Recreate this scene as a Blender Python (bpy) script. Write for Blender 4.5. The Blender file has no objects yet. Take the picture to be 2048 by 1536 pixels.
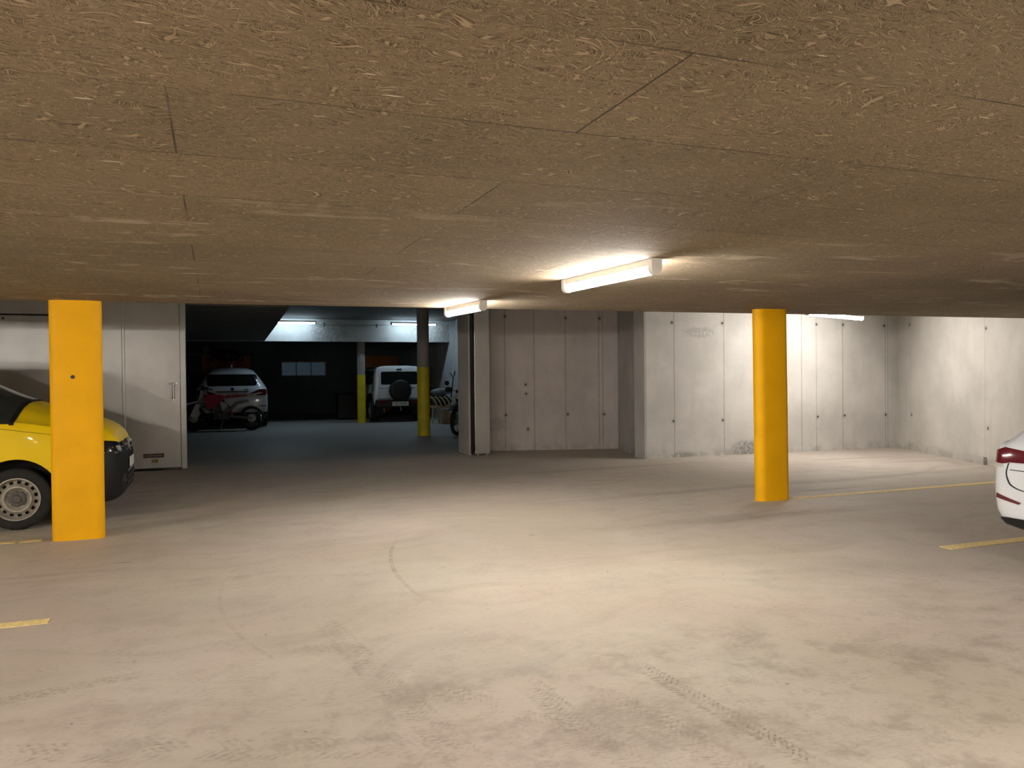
import bpy, bmesh, math, random
from mathutils import Vector, Matrix
from mathutils.bvhtree import BVHTree
random.seed(7)
PI = math.pi
COL = bpy.context.scene.collection

# ------------------------------------------------------------------ node helpers
class NT:
    def __init__(s, name):
        s.m = bpy.data.materials.new(name); s.m.use_nodes = True
        s.t = s.m.node_tree; s.n = s.t.nodes; s.l = s.t.links
        s.n.clear()
        s.out = s.n.new('ShaderNodeOutputMaterial')
        s.b = s.n.new('ShaderNodeBsdfPrincipled')
        s.l.new(s.b.outputs[0], s.out.inputs[0])
        s._oc = None
    def put(s, sock, v):
        if isinstance(v, bpy.types.NodeSocket): s.l.new(v, sock)
        elif v is not None: sock.default_value = v
    def oc(s):
        if s._oc is None: s._oc = s.n.new('ShaderNodeTexCoord').outputs['Object']
        return s._oc
    def ma(s, op, a, b=None, c=None, clamp=False):
        n = s.n.new('ShaderNodeMath'); n.operation = op; n.use_clamp = clamp
        s.put(n.inputs[0], a); s.put(n.inputs[1], b); s.put(n.inputs[2], c)
        return n.outputs[0]
    def sep(s, v=None):
        n = s.n.new('ShaderNodeSeparateXYZ'); s.l.new(v if v is not None else s.oc(), n.inputs[0]); return n.outputs
    def comb(s, x, y, z=0.0):
        n = s.n.new('ShaderNodeCombineXYZ'); s.put(n.inputs[0], x); s.put(n.inputs[1], y); s.put(n.inputs[2], z); return n.outputs[0]
    def mapp(s, scale=(1, 1, 1), rot=(0, 0, 0), loc=(0, 0, 0), v=None):
        if any(rot) and v is not None:
            q = s.n.new('ShaderNodeMapping'); s.l.new(v, q.inputs[0]); q.inputs['Rotation'].default_value = rot; v = q.outputs[0]; rot = (0, 0, 0)
        n = s.n.new('ShaderNodeMapping'); s.l.new(v if v is not None else s.oc(), n.inputs[0])
        n.inputs['Location'].default_value = loc; n.inputs['Rotation'].default_value = rot; n.inputs['Scale'].default_value = scale
        return n.outputs[0]
    def noise(s, v, scale, detail=2, rough=.5, dist=0.0, col=False):
        n = s.n.new('ShaderNodeTexNoise'); s.l.new(v, n.inputs['Vector'])
        n.inputs['Scale'].default_value = scale; n.inputs['Detail'].default_value = detail
        n.inputs['Roughness'].default_value = rough; n.inputs['Distortion'].default_value = dist
        return n.outputs[1 if col else 0]
    def vor(s, v, scale, feat='F1', rnd=1.0):
        n = s.n.new('ShaderNodeTexVoronoi'); n.feature = feat; s.l.new(v, n.inputs['Vector'])
        n.inputs['Scale'].default_value = scale; n.inputs['Randomness'].default_value = rnd
        return n.outputs['Distance']
    def smooth(s, v, a, b, lo=0.0, hi=1.0):
        n = s.n.new('ShaderNodeMapRange'); n.interpolation_type = 'SMOOTHSTEP'
        s.put(n.inputs[0], v); n.inputs[1].default_value = a; n.inputs[2].default_value = b
        n.inputs[3].default_value = lo; n.inputs[4].default_value = hi
        return n.outputs[0]
    def mix(s, f, a, b, mode='MIX'):
        n = s.n.new('ShaderNodeMix'); n.data_type = 'RGBA'; n.blend_type = mode
        s.put(n.inputs[0], f); s.put(n.inputs[6], a if not isinstance(a, tuple) else (*a, 1)); s.put(n.inputs[7], b if not isinstance(b, tuple) else (*b, 1))
        return n.outputs[2]
    def ramp(s, v, stops):
        n = s.n.new('ShaderNodeValToRGB'); s.l.new(v, n.inputs[0]); e = n.color_ramp.elements
        while len(e) < len(stops): e.new(.5)
        for k, (p, c) in enumerate(stops): e[k].position = p; e[k].color = (*c, 1)
        return n.outputs[0]
    def bump(s, h, strength=.3, dist=.01):
        n = s.n.new('ShaderNodeBump'); n.inputs['Strength'].default_value = strength; n.inputs['Distance'].default_value = dist
        s.l.new(h, n.inputs['Height']); s.l.new(n.outputs[0], s.b.inputs['Normal'])
    def base(s, c, rough=None, metal=None):
        s.put(s.b.inputs['Base Color'], (*c, 1) if isinstance(c, tuple) else c)
        s.put(s.b.inputs['Roughness'], rough); s.put(s.b.inputs['Metallic'], metal)

def simple(name, c, rough=.5, metal=0.0, var=.12, scale=14, coat=0.0, spec=.5):
    t = NT(name)
    n = t.noise(t.oc(), scale, 3)
    t.base(t.mix(t.smooth(n, .3, .7), tuple(x * (1 - var) for x in c), tuple(min(1, x * (1 + var)) for x in c)), rough, metal)
    t.b.inputs['Specular IOR Level'].default_value = spec
    if coat:
        t.b.inputs['Coat Weight'].default_value = coat; t.b.inputs['Coat Roughness'].default_value = .06
    return t.m

def glow(name, c, strength):
    t = NT(name); t.base((.8, .8, .8), .4)
    t.b.inputs['Emission Color'].default_value = (*c, 1); t.b.inputs['Emission Strength'].default_value = strength
    return t.m

# ------------------------------------------------------------------ mesh helpers
class MB:
    def __init__(s): s.v = []; s.f = []
    def add(s, vs, fs, M=None):
        o = len(s.v); s.v += [tuple(M @ Vector(v)) if M else tuple(v) for v in vs]; s.f += [tuple(i + o for i in f) for f in fs]; return s
    def box(s, x0, y0, z0, x1, y1, z1, M=None, bev=0.0):
        if bev:
            bm = bmesh.new(); bmesh.ops.create_cube(bm, size=1)
            for v in bm.verts: v.co = Vector(((x0 + x1) / 2 + v.co.x * (x1 - x0), (y0 + y1) / 2 + v.co.y * (y1 - y0), (z0 + z1) / 2 + v.co.z * (z1 - z0)))
            bmesh.ops.bevel(bm, geom=bm.edges[:], offset=bev, segments=2, affect='EDGES', profile=.5)
            bm.verts.index_update(); s.add([v.co[:] for v in bm.verts], [[v.index for v in f.verts] for f in bm.faces], M); bm.free(); return s
        return s.add([(x0, y0, z0), (x1, y0, z0), (x1, y1, z0), (x0, y1, z0), (x0, y0, z1), (x1, y0, z1), (x1, y1, z1), (x0, y1, z1)],
                     [(0, 3, 2, 1), (4, 5, 6, 7), (0, 1, 5, 4), (1, 2, 6, 5), (2, 3, 7, 6), (3, 0, 4, 7)], M)
    def prism(s, poly, h0, h1, axis='z', M=None):
        n = len(poly)
        g = {'z': lambda p, h: (p[0], p[1], h), 'y': lambda p, h: (p[0], h, p[1]), 'x': lambda p, h: (h, p[0], p[1])}[axis]
        vs = [g(p, h0) for p in poly] + [g(p, h1) for p in poly]
        fs = [tuple(range(n))[::-1], tuple(range(n, 2 * n))] + [(i, (i + 1) % n, n + (i + 1) % n, n + i) for i in range(n)]
        return s.add(vs, fs, M)
    def tube(s, pts, r, n=10, M=None):
        pts = [Vector(p) for p in pts]; rs = r if isinstance(r, (list, tuple)) else [r] * len(pts)
        vs = []; fs = []; up = None
        for i, p in enumerate(pts):
            d = (pts[min(i + 1, len(pts) - 1)] - pts[max(i - 1, 0)]).normalized()
            a = d.orthogonal().normalized() if up is None else (up - d * up.dot(d)).normalized()
            up = a; b = d.cross(a)
            vs += [(p + (a * math.cos(2 * PI * k / n) + b * math.sin(2 * PI * k / n)) * rs[i])[:] for k in range(n)]
        for i in range(len(pts) - 1):
            for k in range(n): fs.append((i * n + k, i * n + (k + 1) % n, (i + 1) * n + (k + 1) % n, (i + 1) * n + k))
        fs.append(tuple(range(n))[::-1]); fs.append(tuple((len(pts) - 1) * n + k for k in range(n)))
        return s.add(vs, fs, M)
    def lathe(s, prof, n=32, M=None, mod=None, skip=None, close=False):
        # prof: (radius, y) round the y axis
        vs = []; fs = []
        for i, (r, y) in enumerate(prof):
            for k in range(n):
                rr = r + (mod(i, k) if mod else 0); a = 2 * PI * k / n
                vs.append((rr * math.cos(a), y, rr * math.sin(a)))
        m = len(prof)
        for i in range(m if close else m - 1):
            for k in range(n):
                if skip and skip(i, k): continue
                j = (i + 1) % m
                fs.append((i * n + k, i * n + (k + 1) % n, j * n + (k + 1) % n, j * n + k))
        if not close:
            if prof[0][0] < .02: fs.append(tuple(range(n)))
            if prof[-1][0] < .02: fs.append(tuple((m - 1) * n + k for k in range(n))[::-1])
        return s.add(vs, fs, M)
    def mesh(s, name):
        me = bpy.data.meshes.new(name); me.from_pydata(s.v, [], s.f)
        bm = bmesh.new(); bm.from_mesh(me); bmesh.ops.recalc_face_normals(bm, faces=bm.faces[:]); bm.to_mesh(me); bm.free(); return me
    def build(s, name, mat, parent=None, smooth=0):
        return mk(name, s.mesh(name), mat, parent, smooth)

def mk(name, me, mat, parent=None, smooth=0):
    o = bpy.data.objects.new(name, me); COL.objects.link(o)
    if mat: me.materials.clear(); me.materials.append(mat)
    if parent: o.parent = parent
    if smooth:
        me.polygons.foreach_set('use_smooth', [True] * len(me.polygons))
        me.set_sharp_from_angle(angle=math.radians(smooth))
    return o

def thing(name, label, cat, loc=(0, 0, 0), rz=0.0, group=None):
    o = bpy.data.objects.new(name, None); COL.objects.link(o); o.empty_display_size = .2
    o.location = loc; o.rotation_euler = (0, 0, rz)
    return tag(o, label, cat, group)
def tag(o, label, cat, group=None):
    o['label'] = label; o['category'] = cat; o['kind'] = 'thing'
    if group: o['group'] = group
    return o
def struct(o): o['kind'] = 'structure'; return o
def text(body, size, mat, parent, M, name='lettering', ext=.001, sx=1.0):
    c = bpy.data.curves.new(name, 'FONT'); c.body = body; c.size = size; c.extrude = ext; c.align_x = 'CENTER'; c.align_y = 'CENTER'
    t = bpy.data.objects.new('tmp', c); COL.objects.link(t)
    dg = bpy.context.evaluated_depsgraph_get(); me = bpy.data.meshes.new_from_object(t.evaluated_get(dg))
    bpy.data.objects.remove(t); bpy.data.curves.remove(c)
    me.transform(Matrix.Diagonal((sx, 1, 1, 1))); me.transform(M)
    return mk(name, me, mat, parent)

# ------------------------------------------------------------------ materials
def concrete_wall(name, lines, ties, dark=1.0, stain=None, tone=(.47, .45, .42), seed=0):
    """local x runs along the wall, z is up"""
    t = NT(name); X, Y, Z = t.sep()
    P = t.mapp(loc=(seed * 3.7, 0, seed))
    big = t.noise(P, .9, 4, .6); med = t.noise(t.mapp((1.6, 1, .5), loc=(seed, 2, 0)), 3.2, 5, .65); fine = t.noise(P, 60, 3, .6)
    c = t.mix(t.smooth(big, .3, .72), tuple(x * .84 * dark for x in tone), tuple(x * 1.08 * dark for x in tone))
    c = t.mix(t.smooth(med, .45, .75, 0, .35), c, tuple(x * .72 * dark for x in tone))
    c = t.mix(t.ma('MULTIPLY', t.smooth(fine, .35, .75), .10), c, (.15, .14, .13))
    pores = t.smooth(t.vor(P, 9), .035, .05, 1, 0)
    pm = t.ma('MULTIPLY', pores, t.smooth(t.noise(P, 1.6, 2), .55, .62))
    c = t.mix(t.ma('MULTIPLY', pm, .6), c, (.12, .11, .10))
    wob = t.ma('MULTIPLY', t.ma('SUBTRACT', t.noise(t.mapp((0, 0, 5)), 1.0, 3), .5), .02)
    h = None
    for x, w in lines:
        d = t.ma('ABSOLUTE', t.ma('SUBTRACT', t.ma('ADD', X, wob), x))
        g = t.smooth(d, .0, .022 * w, 1, 0)
        g = t.ma('MULTIPLY', g, t.smooth(t.noise(t.mapp((1, 1, 2.2), loc=(x, 0, 0)), 2.0, 3), .25, .5, .35, .85))
        h = g if h is None else t.ma('MAXIMUM', h, g)
    if h is not None: c = t.mix(t.ma('MULTIPLY', h, .62), c, (.17, .145, .125))
    holes = None; rings = None
    for x, z in ties:
        d = t.ma('SQRT', t.ma('ADD', t.ma('POWER', t.ma('SUBTRACT', X, x), 2.0), t.ma('POWER', t.ma('SUBTRACT', Z, z), 2.0)))
        a = t.smooth(d, .018, .032, 1, 0); r = t.smooth(d, .035, .085, 1, 0)
        holes = a if holes is None else t.ma('MAXIMUM', holes, a); rings = r if rings is None else t.ma('MAXIMUM', rings, r)
    if holes is not None:
        c = t.mix(t.ma('MULTIPLY', rings, .35), c, (.30, .29, .27)); c = t.mix(t.ma('MULTIPLY', holes, .9), c, (.05, .047, .045))
    for (x, z, rx, rz, k) in (stain or []):
        d = t.ma('SQRT', t.ma('ADD', t.ma('POWER', t.ma('DIVIDE', t.ma('SUBTRACT', X, x), rx), 2.0), t.ma('POWER', t.ma('DIVIDE', t.ma('SUBTRACT', Z, z), rz), 2.0)))
        s_ = t.ma('MULTIPLY', t.smooth(d, .55, 1.05, 1, 0), t.smooth(t.noise(P, 14, 5, .7), .38, .55))
        c = t.mix(t.ma('MULTIPLY', s_, k), c, (.17, .165, .15))
    # blotchy, darker foot of the wall
    foot = t.ma('MULTIPLY', t.smooth(Z, .03, .22, 1, 0), t.smooth(t.noise(P, 5, 4), .42, .62))
    c = t.mix(t.ma('MULTIPLY', foot, .4), c, (.22, .20, .17))
    t.base(c, .85)
    hh = t.ma('ADD', t.ma('MULTIPLY', fine, .25), med)
    if h is not None: hh = t.ma('SUBTRACT', hh, t.ma('MULTIPLY', h, 1.2))
    t.bump(hh, .25, .012)
    return t.m

def wood_wool():
    t = NT('wood wool board'); X, Y, Z = t.sep()
    warp = t.noise(t.mapp((1, 1, 0)), 7, 1, .5, col=True)
    vadd = t.n.new('ShaderNodeVectorMath'); vadd.operation = 'MULTIPLY_ADD'
    t.l.new(warp, vadd.inputs[0]); vadd.inputs[1].default_value = (.13, .13, 0); t.l.new(t.mapp((1, 1, 0)), vadd.inputs[2])
    V = vadd.outputs[0]
    big = t.noise(t.mapp((1, 1, 0)), 1.1, 3, .6); mid = t.noise(t.mapp((1, 1, 0)), 5, 2, .6)
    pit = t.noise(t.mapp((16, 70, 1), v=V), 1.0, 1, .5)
    c = t.mix(t.smooth(pit, .34, .56), (.060, .040, .020), (.245, .185, .112)); h = t.smooth(pit, .34, .56)  # shade in the gaps between strands is painted into the colour
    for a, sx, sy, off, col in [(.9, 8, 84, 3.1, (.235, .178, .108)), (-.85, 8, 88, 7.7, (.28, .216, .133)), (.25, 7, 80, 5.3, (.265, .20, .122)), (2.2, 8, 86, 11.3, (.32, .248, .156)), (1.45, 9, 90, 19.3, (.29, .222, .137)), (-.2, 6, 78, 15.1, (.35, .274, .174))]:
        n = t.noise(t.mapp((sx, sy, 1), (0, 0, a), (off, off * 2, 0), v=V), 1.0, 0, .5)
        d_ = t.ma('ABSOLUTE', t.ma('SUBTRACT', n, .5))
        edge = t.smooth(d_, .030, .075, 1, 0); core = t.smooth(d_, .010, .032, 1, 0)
        c = t.mix(t.ma('MULTIPLY', edge, .72), c, (.062, .042, .021)); c = t.mix(core, c, col); h = t.ma('MAXIMUM', h, core)  # painted dark rim shades each strand's edges
    tone = mid
    # board to board tint
    br = t.n.new('ShaderNodeTexBrick'); t.l.new(t.mapp((1, 1, 0), loc=(.11, -.295, 0)), br.inputs['Vector'])
    br.offset = .5; br.squash = 1.0
    for k, v in (('Color1', (.88, .88, .88, 1)), ('Color2', (1.10, 1.09, 1.07, 1)), ('Mortar', (.9, .9, .9, 1))): br.inputs[k].default_value = v
    br.inputs['Scale'].default_value = 1.0; br.inputs['Brick Width'].default_value = 2.4; br.inputs['Row Height'].default_value = .655
    br.inputs['Mortar Size'].default_value = .004; br.inputs['Mortar Smooth'].default_value = .3
    c = t.mix(.75, c, br.outputs['Color'], 'MULTIPLY')
    c = t.mix(t.smooth(big, .35, .7, 0, .25), c, (.30, .235, .15))
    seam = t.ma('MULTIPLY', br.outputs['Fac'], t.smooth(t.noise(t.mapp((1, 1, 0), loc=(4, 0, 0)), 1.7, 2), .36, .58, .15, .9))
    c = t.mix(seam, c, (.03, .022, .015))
    # pale scuffs and lime along some joints
    sc = t.ma('MULTIPLY', t.smooth(t.noise(t.mapp((.55, 2.6, 0), loc=(2.2, .4, 0)), 1.25, 4, .6, .6), .56, .66), t.smooth(mid, .4, .6))
    sc = t.ma('MULTIPLY', sc, t.smooth(Y, 2.0, 5.0))
    c = t.mix(t.ma('MULTIPLY', sc, .75), c, (.42, .35, .26))
    fl = t.smooth(t.noise(t.mapp((9, 60, 0), (0, 0, .1), (9, 3, 0)), 1.0, 0), .84, .86)
    c = t.mix(t.ma('MULTIPLY', fl, .8), c, (.75, .68, .55))
    t.base(c, .9)
    return t.m

def floor_mat(y0=-99, y1=99):
    """one screed; only marks lying between y0 and y1 are worked out, the ground tone is the same everywhere"""
    t = NT('garage floor screed'); X, Y, Z = t.sep(); P = t.oc()
    w = t.noise(t.mapp((1, 1, 0)), .35, 2, .5)
    Ys = t.ma('ADD', Y, t.ma('MULTIPLY', w, 3.2))
    st = t.noise(t.comb(t.ma('MULTIPLY', X, .28), t.ma('MULTIPLY', Ys, 2.3)), 1.6, 5, .62)         # long trowel sweeps
    st2 = t.noise(t.comb(t.ma('MULTIPLY', Ys, .5), t.ma('MULTIPLY', X, 1.1)), 1.1, 4, .6)
    big = t.noise(t.mapp((1, 1, 0), loc=(3, 1, 0)), .42, 4, .6); med = t.noise(P, 2.4, 5, .68); fine = t.noise(t.mapp((.7, 1.5, 1)), 34, 4, .75); nb0 = t.noise(P, 5.0, 4, .65)
    c = t.mix(t.smooth(big, .32, .70), (.415, .362, .305), (.500, .450, .392))
    c = t.mix(t.smooth(st, .45, .75, 0, .42), c, (.315, .268, .222))
    c = t.mix(t.smooth(st2, .48, .75, 0, .30), c, (.49, .455, .395))
    c = t.mix(t.smooth(med, .48, .74, 0, .48), c, (.330, .282, .238))
    c = t.mix(t.ma('MULTIPLY', t.smooth(fine, .46, .72, 0, .62), t.smooth(nb0, .36, .66)), c, (.25, .21, .172))
    hue = t.noise(t.mapp((1, 1, 0), loc=(8, 5, 0)), .8, 2, col=True)
    c = t.mix(.05, c, hue, 'OVERLAY')
    dirt = t.smooth(Y, 3.0, 5.2, 1, 0)
    c = t.mix(t.ma('MULTIPLY', t.ma('MULTIPLY', dirt, t.smooth(t.noise(P, 3.3, 6, .75), .46, .66)), .45), c, (.20, .165, .13))
    nb = nb0; h = t.ma('MULTIPLY', fine, .5)
    def track(p0, p1, wd, k, pitch=.034):
        nonlocal c, h
        if max(p0[1], p1[1]) < y0 or min(p0[1], p1[1]) > y1: return
        d = Vector((p1[0] - p0[0], p1[1] - p0[1])); L = d.length; d.normalize(); nx, ny = -d.y, d.x
        u = t.ma('ADD', t.ma('MULTIPLY', t.ma('SUBTRACT', X, p0[0]), d.x), t.ma('MULTIPLY', t.ma('SUBTRACT', Y, p0[1]), d.y))
        v = t.ma('ADD', t.ma('MULTIPLY', t.ma('SUBTRACT', X, p0[0]), nx), t.ma('MULTIPLY', t.ma('SUBTRACT', Y, p0[1]), ny))
        av = t.ma('ABSOLUTE', v)
        band = t.smooth(av, wd * .42, wd * .52, 1, 0)
        ends = t.ma('MULTIPLY', t.smooth(u, 0, L * .25), t.smooth(u, L * .8, L, 1, 0))
        u = t.ma('ADD', u, t.ma('MULTIPLY', nb, .10))
        zig = t.ma('SINE', t.ma('MULTIPLY', t.ma('ADD', u, t.ma('MULTIPLY', av, .9)), 2 * PI / pitch))
        rib = t.ma('SINE', t.ma('MULTIPLY', v, 2 * PI / (wd * .36)))
        lug = t.smooth(t.ma('MULTIPLY', zig, t.ma('ADD', t.ma('MULTIPLY', rib, .45), .6)), -.3, .75)
        m = t.ma('MULTIPLY', t.ma('MULTIPLY', band, ends), t.ma('MULTIPLY', t.ma('ADD', t.ma('MULTIPLY', lug, .75), .25), t.ma('MULTIPLY', t.smooth(nb, .34, .62), t.smooth(fine, .30, .62))))
        c = t.mix(t.ma('MULTIPLY', m, k), c, (.17, .135, .105)); h = t.ma('SUBTRACT', h, t.ma('MULTIPLY', m, .5))
    track((2.10, 4.0), (2.26, 2.1), .13, .9)
    track((1.46, 4.0), (1.52, 2.9), .17, .6)
    track((.60, 5.3), (.97, 2.9), .19, .55)
    track((-1.2, 3.95), (1.1, 3.12), .20, .55, .05)
    track((-1.5, 4.36), (-.2, 4.62), .12, .6)
    track((1.75, 3.55), (2.0, 2.3), .20, .42)
    track((.95, 3.95), (1.75, 2.5), .2, .38)
    def arc(cx, cy, R, wd, ya, yb, k):
        nonlocal c
        if yb < y0 or ya > y1: return
        d = t.ma('SQRT', t.ma('ADD', t.ma('POWER', t.ma('SUBTRACT', X, cx), 2.0), t.ma('POWER', t.ma('SUBTRACT', Y, cy), 2.0)))
        m = t.smooth(t.ma('ABSOLUTE', t.ma('SUBTRACT', d, R)), wd * .4, wd * .6, 1, 0)
        m = t.ma('MULTIPLY', m, t.ma('MULTIPLY', t.smooth(Y, ya, ya + .3), t.smooth(Y, yb - .7, yb, 1, 0)))
        m = t.ma('MULTIPLY', t.ma('MULTIPLY', m, t.smooth(X, cx - .2, cx, 1, 0)), t.smooth(t.ma('ADD', t.ma('MULTIPLY', nb, .5), t.ma('MULTIPLY', fine, .5)), .40, .58))
        c = t.mix(t.ma('MULTIPLY', m, k), c, (.22, .175, .13))
    arc(5.30, 5.9, 3.97, .035, 5.3, 7.6, .5)
    arc(3.4, 5.9, 3.385, .03, 4.4, 7.2, .22)
    def spot(x, y, rx, ry, k, rot=0.0, colr=(.16, .12, .09)):
        nonlocal c
        e = 1.9 * (ry + rx * abs(math.sin(rot)))
        if y + e < y0 or y - e > y1: return
        dx = t.ma('SUBTRACT', X, x); dy = t.ma('SUBTRACT', Y, y); cs, sn = math.cos(rot), math.sin(rot)
        u = t.ma('DIVIDE', t.ma('ADD', t.ma('MULTIPLY', dx, cs), t.ma('MULTIPLY', dy, sn)), rx); v = t.ma('DIVIDE', t.ma('SUBTRACT', t.ma('MULTIPLY', dy, cs), t.ma('MULTIPLY', dx, sn)), ry)
        d = t.ma('ADD', t.ma('SQRT', t.ma('ADD', t.ma('POWER', u, 2.0), t.ma('POWER', v, 2.0))), t.ma('MULTIPLY', t.ma('SUBTRACT', nb, .5), 1.5))
        c = t.mix(t.ma('MULTIPLY', t.ma('MULTIPLY', t.smooth(d, .1, 1.15, 1, 0), t.smooth(fine, .30, .60, .45, 1.0)), k * .78), c, colr)
    spot(10.8, 11.0, 1.2, .13, .55, -.1); spot(11.3, 10.2, 1.0, .10, .5, -.15); spot(9.3, 8.9, 2.4, .16, .55, .08)
    spot(7.6, 8.25, .7, .10, .6); spot(6.4, 8.9, 3.2, .18, .45, .05); spot(5.6, 7.0, 2.6, .22, .4, -.03); spot(6.2, 11.6, 2.6, .16, .45, .03)
    spot(5.0, 4.8, .9, .35, .3, -.5); spot(-.74, 7.43, .09, .03, .7, 0, (.15, .10, .12)); spot(2.90, 7.09, .035, .02, .9)
    spot(1.75, 3.1, .6, .35, .5, .3); spot(2.85, 3.75, .4, .12, .4, .6); spot(.95, 3.75, .4, .2, .45, -.5); spot(.55, 4.6, .35, .12, .4, -.2); spot(2.3, 2.7, .6, .25, .35, -.4); spot(3.6, 3.3, .5, .2, .35, -.6); spot(-.2, 3.2, .9, .12, .4, -.1)
    spot(1.6, 3.9, .22, .12, .35, .4, (.27, .29, .27)); spot(-1.4, 7.2, .8, .08, .4); spot(.2, 9.3, 2.4, .2, .28, .02, (.25, .26, .22)); spot(2.3, 11.2, 1.2, .3, .4, .8, (.52, .55, .48))
    # grit
    g = t.smooth(t.vor(P, 3.1), .020, .034, 1, 0)
    c = t.mix(t.ma('MULTIPLY', g, .65), c, (.07, .055, .045))
    # darker, cooler grey from where the yard slab begins
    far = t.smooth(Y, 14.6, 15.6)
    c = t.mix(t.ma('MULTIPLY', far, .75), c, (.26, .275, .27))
    t.base(c, t.smooth(big, .3, .7, .62, .8))
    return t.m

def steel_sheet(name, c=(.56, .55, .54), rough=.36, metal=.85):
    t = NT(name)
    a = t.noise(t.mapp((1, 1, .6)), 3, 2, .5)
    t.base(t.mix(t.smooth(a, .3, .7), tuple(x * .9 for x in c), c), rough, metal)
    return t.m

M = {}
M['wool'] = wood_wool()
M['plaster'] = concrete_wall('cast concrete soffit', [], [], .9)
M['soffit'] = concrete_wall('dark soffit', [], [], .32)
M['gate'] = steel_sheet('galvanised gate sheet'); M['gate_edge'] = steel_sheet('gate edge profile', (.56, .57, .56), .35)
M['frame'] = steel_sheet('grey coated steel', (.33, .335, .33), .4, .6)
M['pillar'] = simple('yellow pillar paint', (.80, .405, .002), .55, 0, .05, 3, 0, .18)
M['yellow_far'] = simple('yellow column paint', (.62, .52, .01), .5, 0, .10, 4)
M['col_conc'] = concrete_wall('column concrete', [], [], .75)
M['line'] = simple('worn yellow line paint', (.74, .575, .25), .7, 0, .18, 30)
M['housing'] = simple('lamp housing', (.72, .70, .67), .4, 0, .03)
M['tube'] = glow('lit diffuser', (1.0, .925, .825), 80)
M['tube_unseen'] = glow('lit diffuser of unseen lamps', (1.0, .925, .825), 152)  # glow of lamps outside the view, set strong as fill
M['tube_aisle'] = glow('lit diffuser over the aisle', (1.0, .925, .825), 255)
M['tube_bay'] = glow('lit bay diffuser', (1.0, .935, .86), 52)
M['tube_cool'] = glow('lit cool diffuser', (.66, .86, 1.0), 18)
M['van'] = simple('yellow van paint', (.86, .60, .006), .4, 0, .04, 2, .12, .15)
M['white'] = simple('white car paint', (.56, .58, .62), .22, 0, .02, 2, .6)
M['white_far'] = simple('white car paint greyed for dim light', (.50, .53, .56), .3, 0, .03, 2, .5)  # white paint greyed to imitate the dimmer light beyond the gate
M['rubber'] = simple('tyre rubber', (.013, .012, .011), .85, 0, .25, 20)
M['black'] = simple('black plastic', (.010, .0105, .012), .5, 0, .15, 30, 0, .3)
M['gloss'] = simple('gloss black', (.010, .010, .013), .12, 0, .1, 5, .5)
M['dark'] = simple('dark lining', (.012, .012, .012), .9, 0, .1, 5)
M['steel_rim'] = simple('dusty steel rim', (.35, .325, .275), .5, .45, .18, 18)
M['hub'] = simple('dusty grey hub cap', (.085, .075, .066), .6, 0, .2, 25)
M['alloy'] = simple('alloy rim', (.35, .36, .38), .35, .8, .1, 10)
M['chrome'] = simple('chrome', (.75, .76, .78), .12, 1, .03, 5)
M['red_lens'] = simple('red lamp lens', (.085, .006, .012), .15, 0, .1, 8, .4)
M['clear_lens'] = simple('clear lamp lens', (.62, .60, .58), .12, .3, .1, 12, .6)
M['plate'] = simple('number plate white', (.72, .72, .70), .45, 0, .03)
M['ink'] = simple('black lettering', (.012, .012, .014), .5, 0, .05)
M['sticker'] = simple('dark sticker', (.018, .014, .020), .4, 0, .05)
M['orange_ink'] = simple('sticker lettering', (.50, .27, .17), .5, 0, .08)
M['olive'] = simple('small yellowed label', (.22, .17, .03), .6, 0, .15)
M['orange'] = simple('orange board', (.42, .14, .015), .6, 0, .1, 2)
M['red'] = simple('red plastic', (.46, .018, .03), .35, 0, .06)
M['whiteplastic'] = simple('white plastic', (.68, .69, .72), .4, 0, .04)
M['seat'] = simple('black seat cover', (.02, .02, .022), .7, 0, .1)
M['pale_wood'] = simple('pale wood', (.50, .42, .25), .6, 0, .12, 9)
M['tan_wood'] = simple('tan wood', (.33, .24, .13), .65, 0, .15, 9)
M['green'] = simple('green plastic', (.03, .20, .13), .5, 0, .05)
M['cloth'] = simple('dark cloth', (.018, .02, .04), .85, 0, .2, 12)
M['greycloth'] = simple('grey cloth', (.22, .25, .27), .85, 0, .2, 12)
M['bluecloth'] = simple('blue grey bundle', (.12, .22, .32), .8, 0, .15, 9)
def glass(name, c=(.006, .008, .008), rough=.06):
    t = NT(name); n = t.noise(t.oc(), 3, 2)
    t.base(t.mix(n, c, tuple(x * 1.5 for x in c)), rough); t.b.inputs['IOR'].default_value = 1.5
    return t.m
M['glass'] = glass('tinted car glass')
M['screen'] = glass('windscreen glass', (.016, .020, .016), .05)
def lit_pane():
    t = NT('frosted lit pane'); n = t.noise(t.mapp((1, 1, 9)), 3, 3)
    t.base((.06, .10, .13), .35)
    t.b.inputs['Emission Color'].default_value = (.32, .55, .72, 1)
    t.l.new(t.ma('MULTIPLY', t.smooth(n, .2, .8, .75, 1.1), .018), t.b.inputs['Emission Strength'])
    return t.m
M['pane'] = lit_pane()

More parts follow.
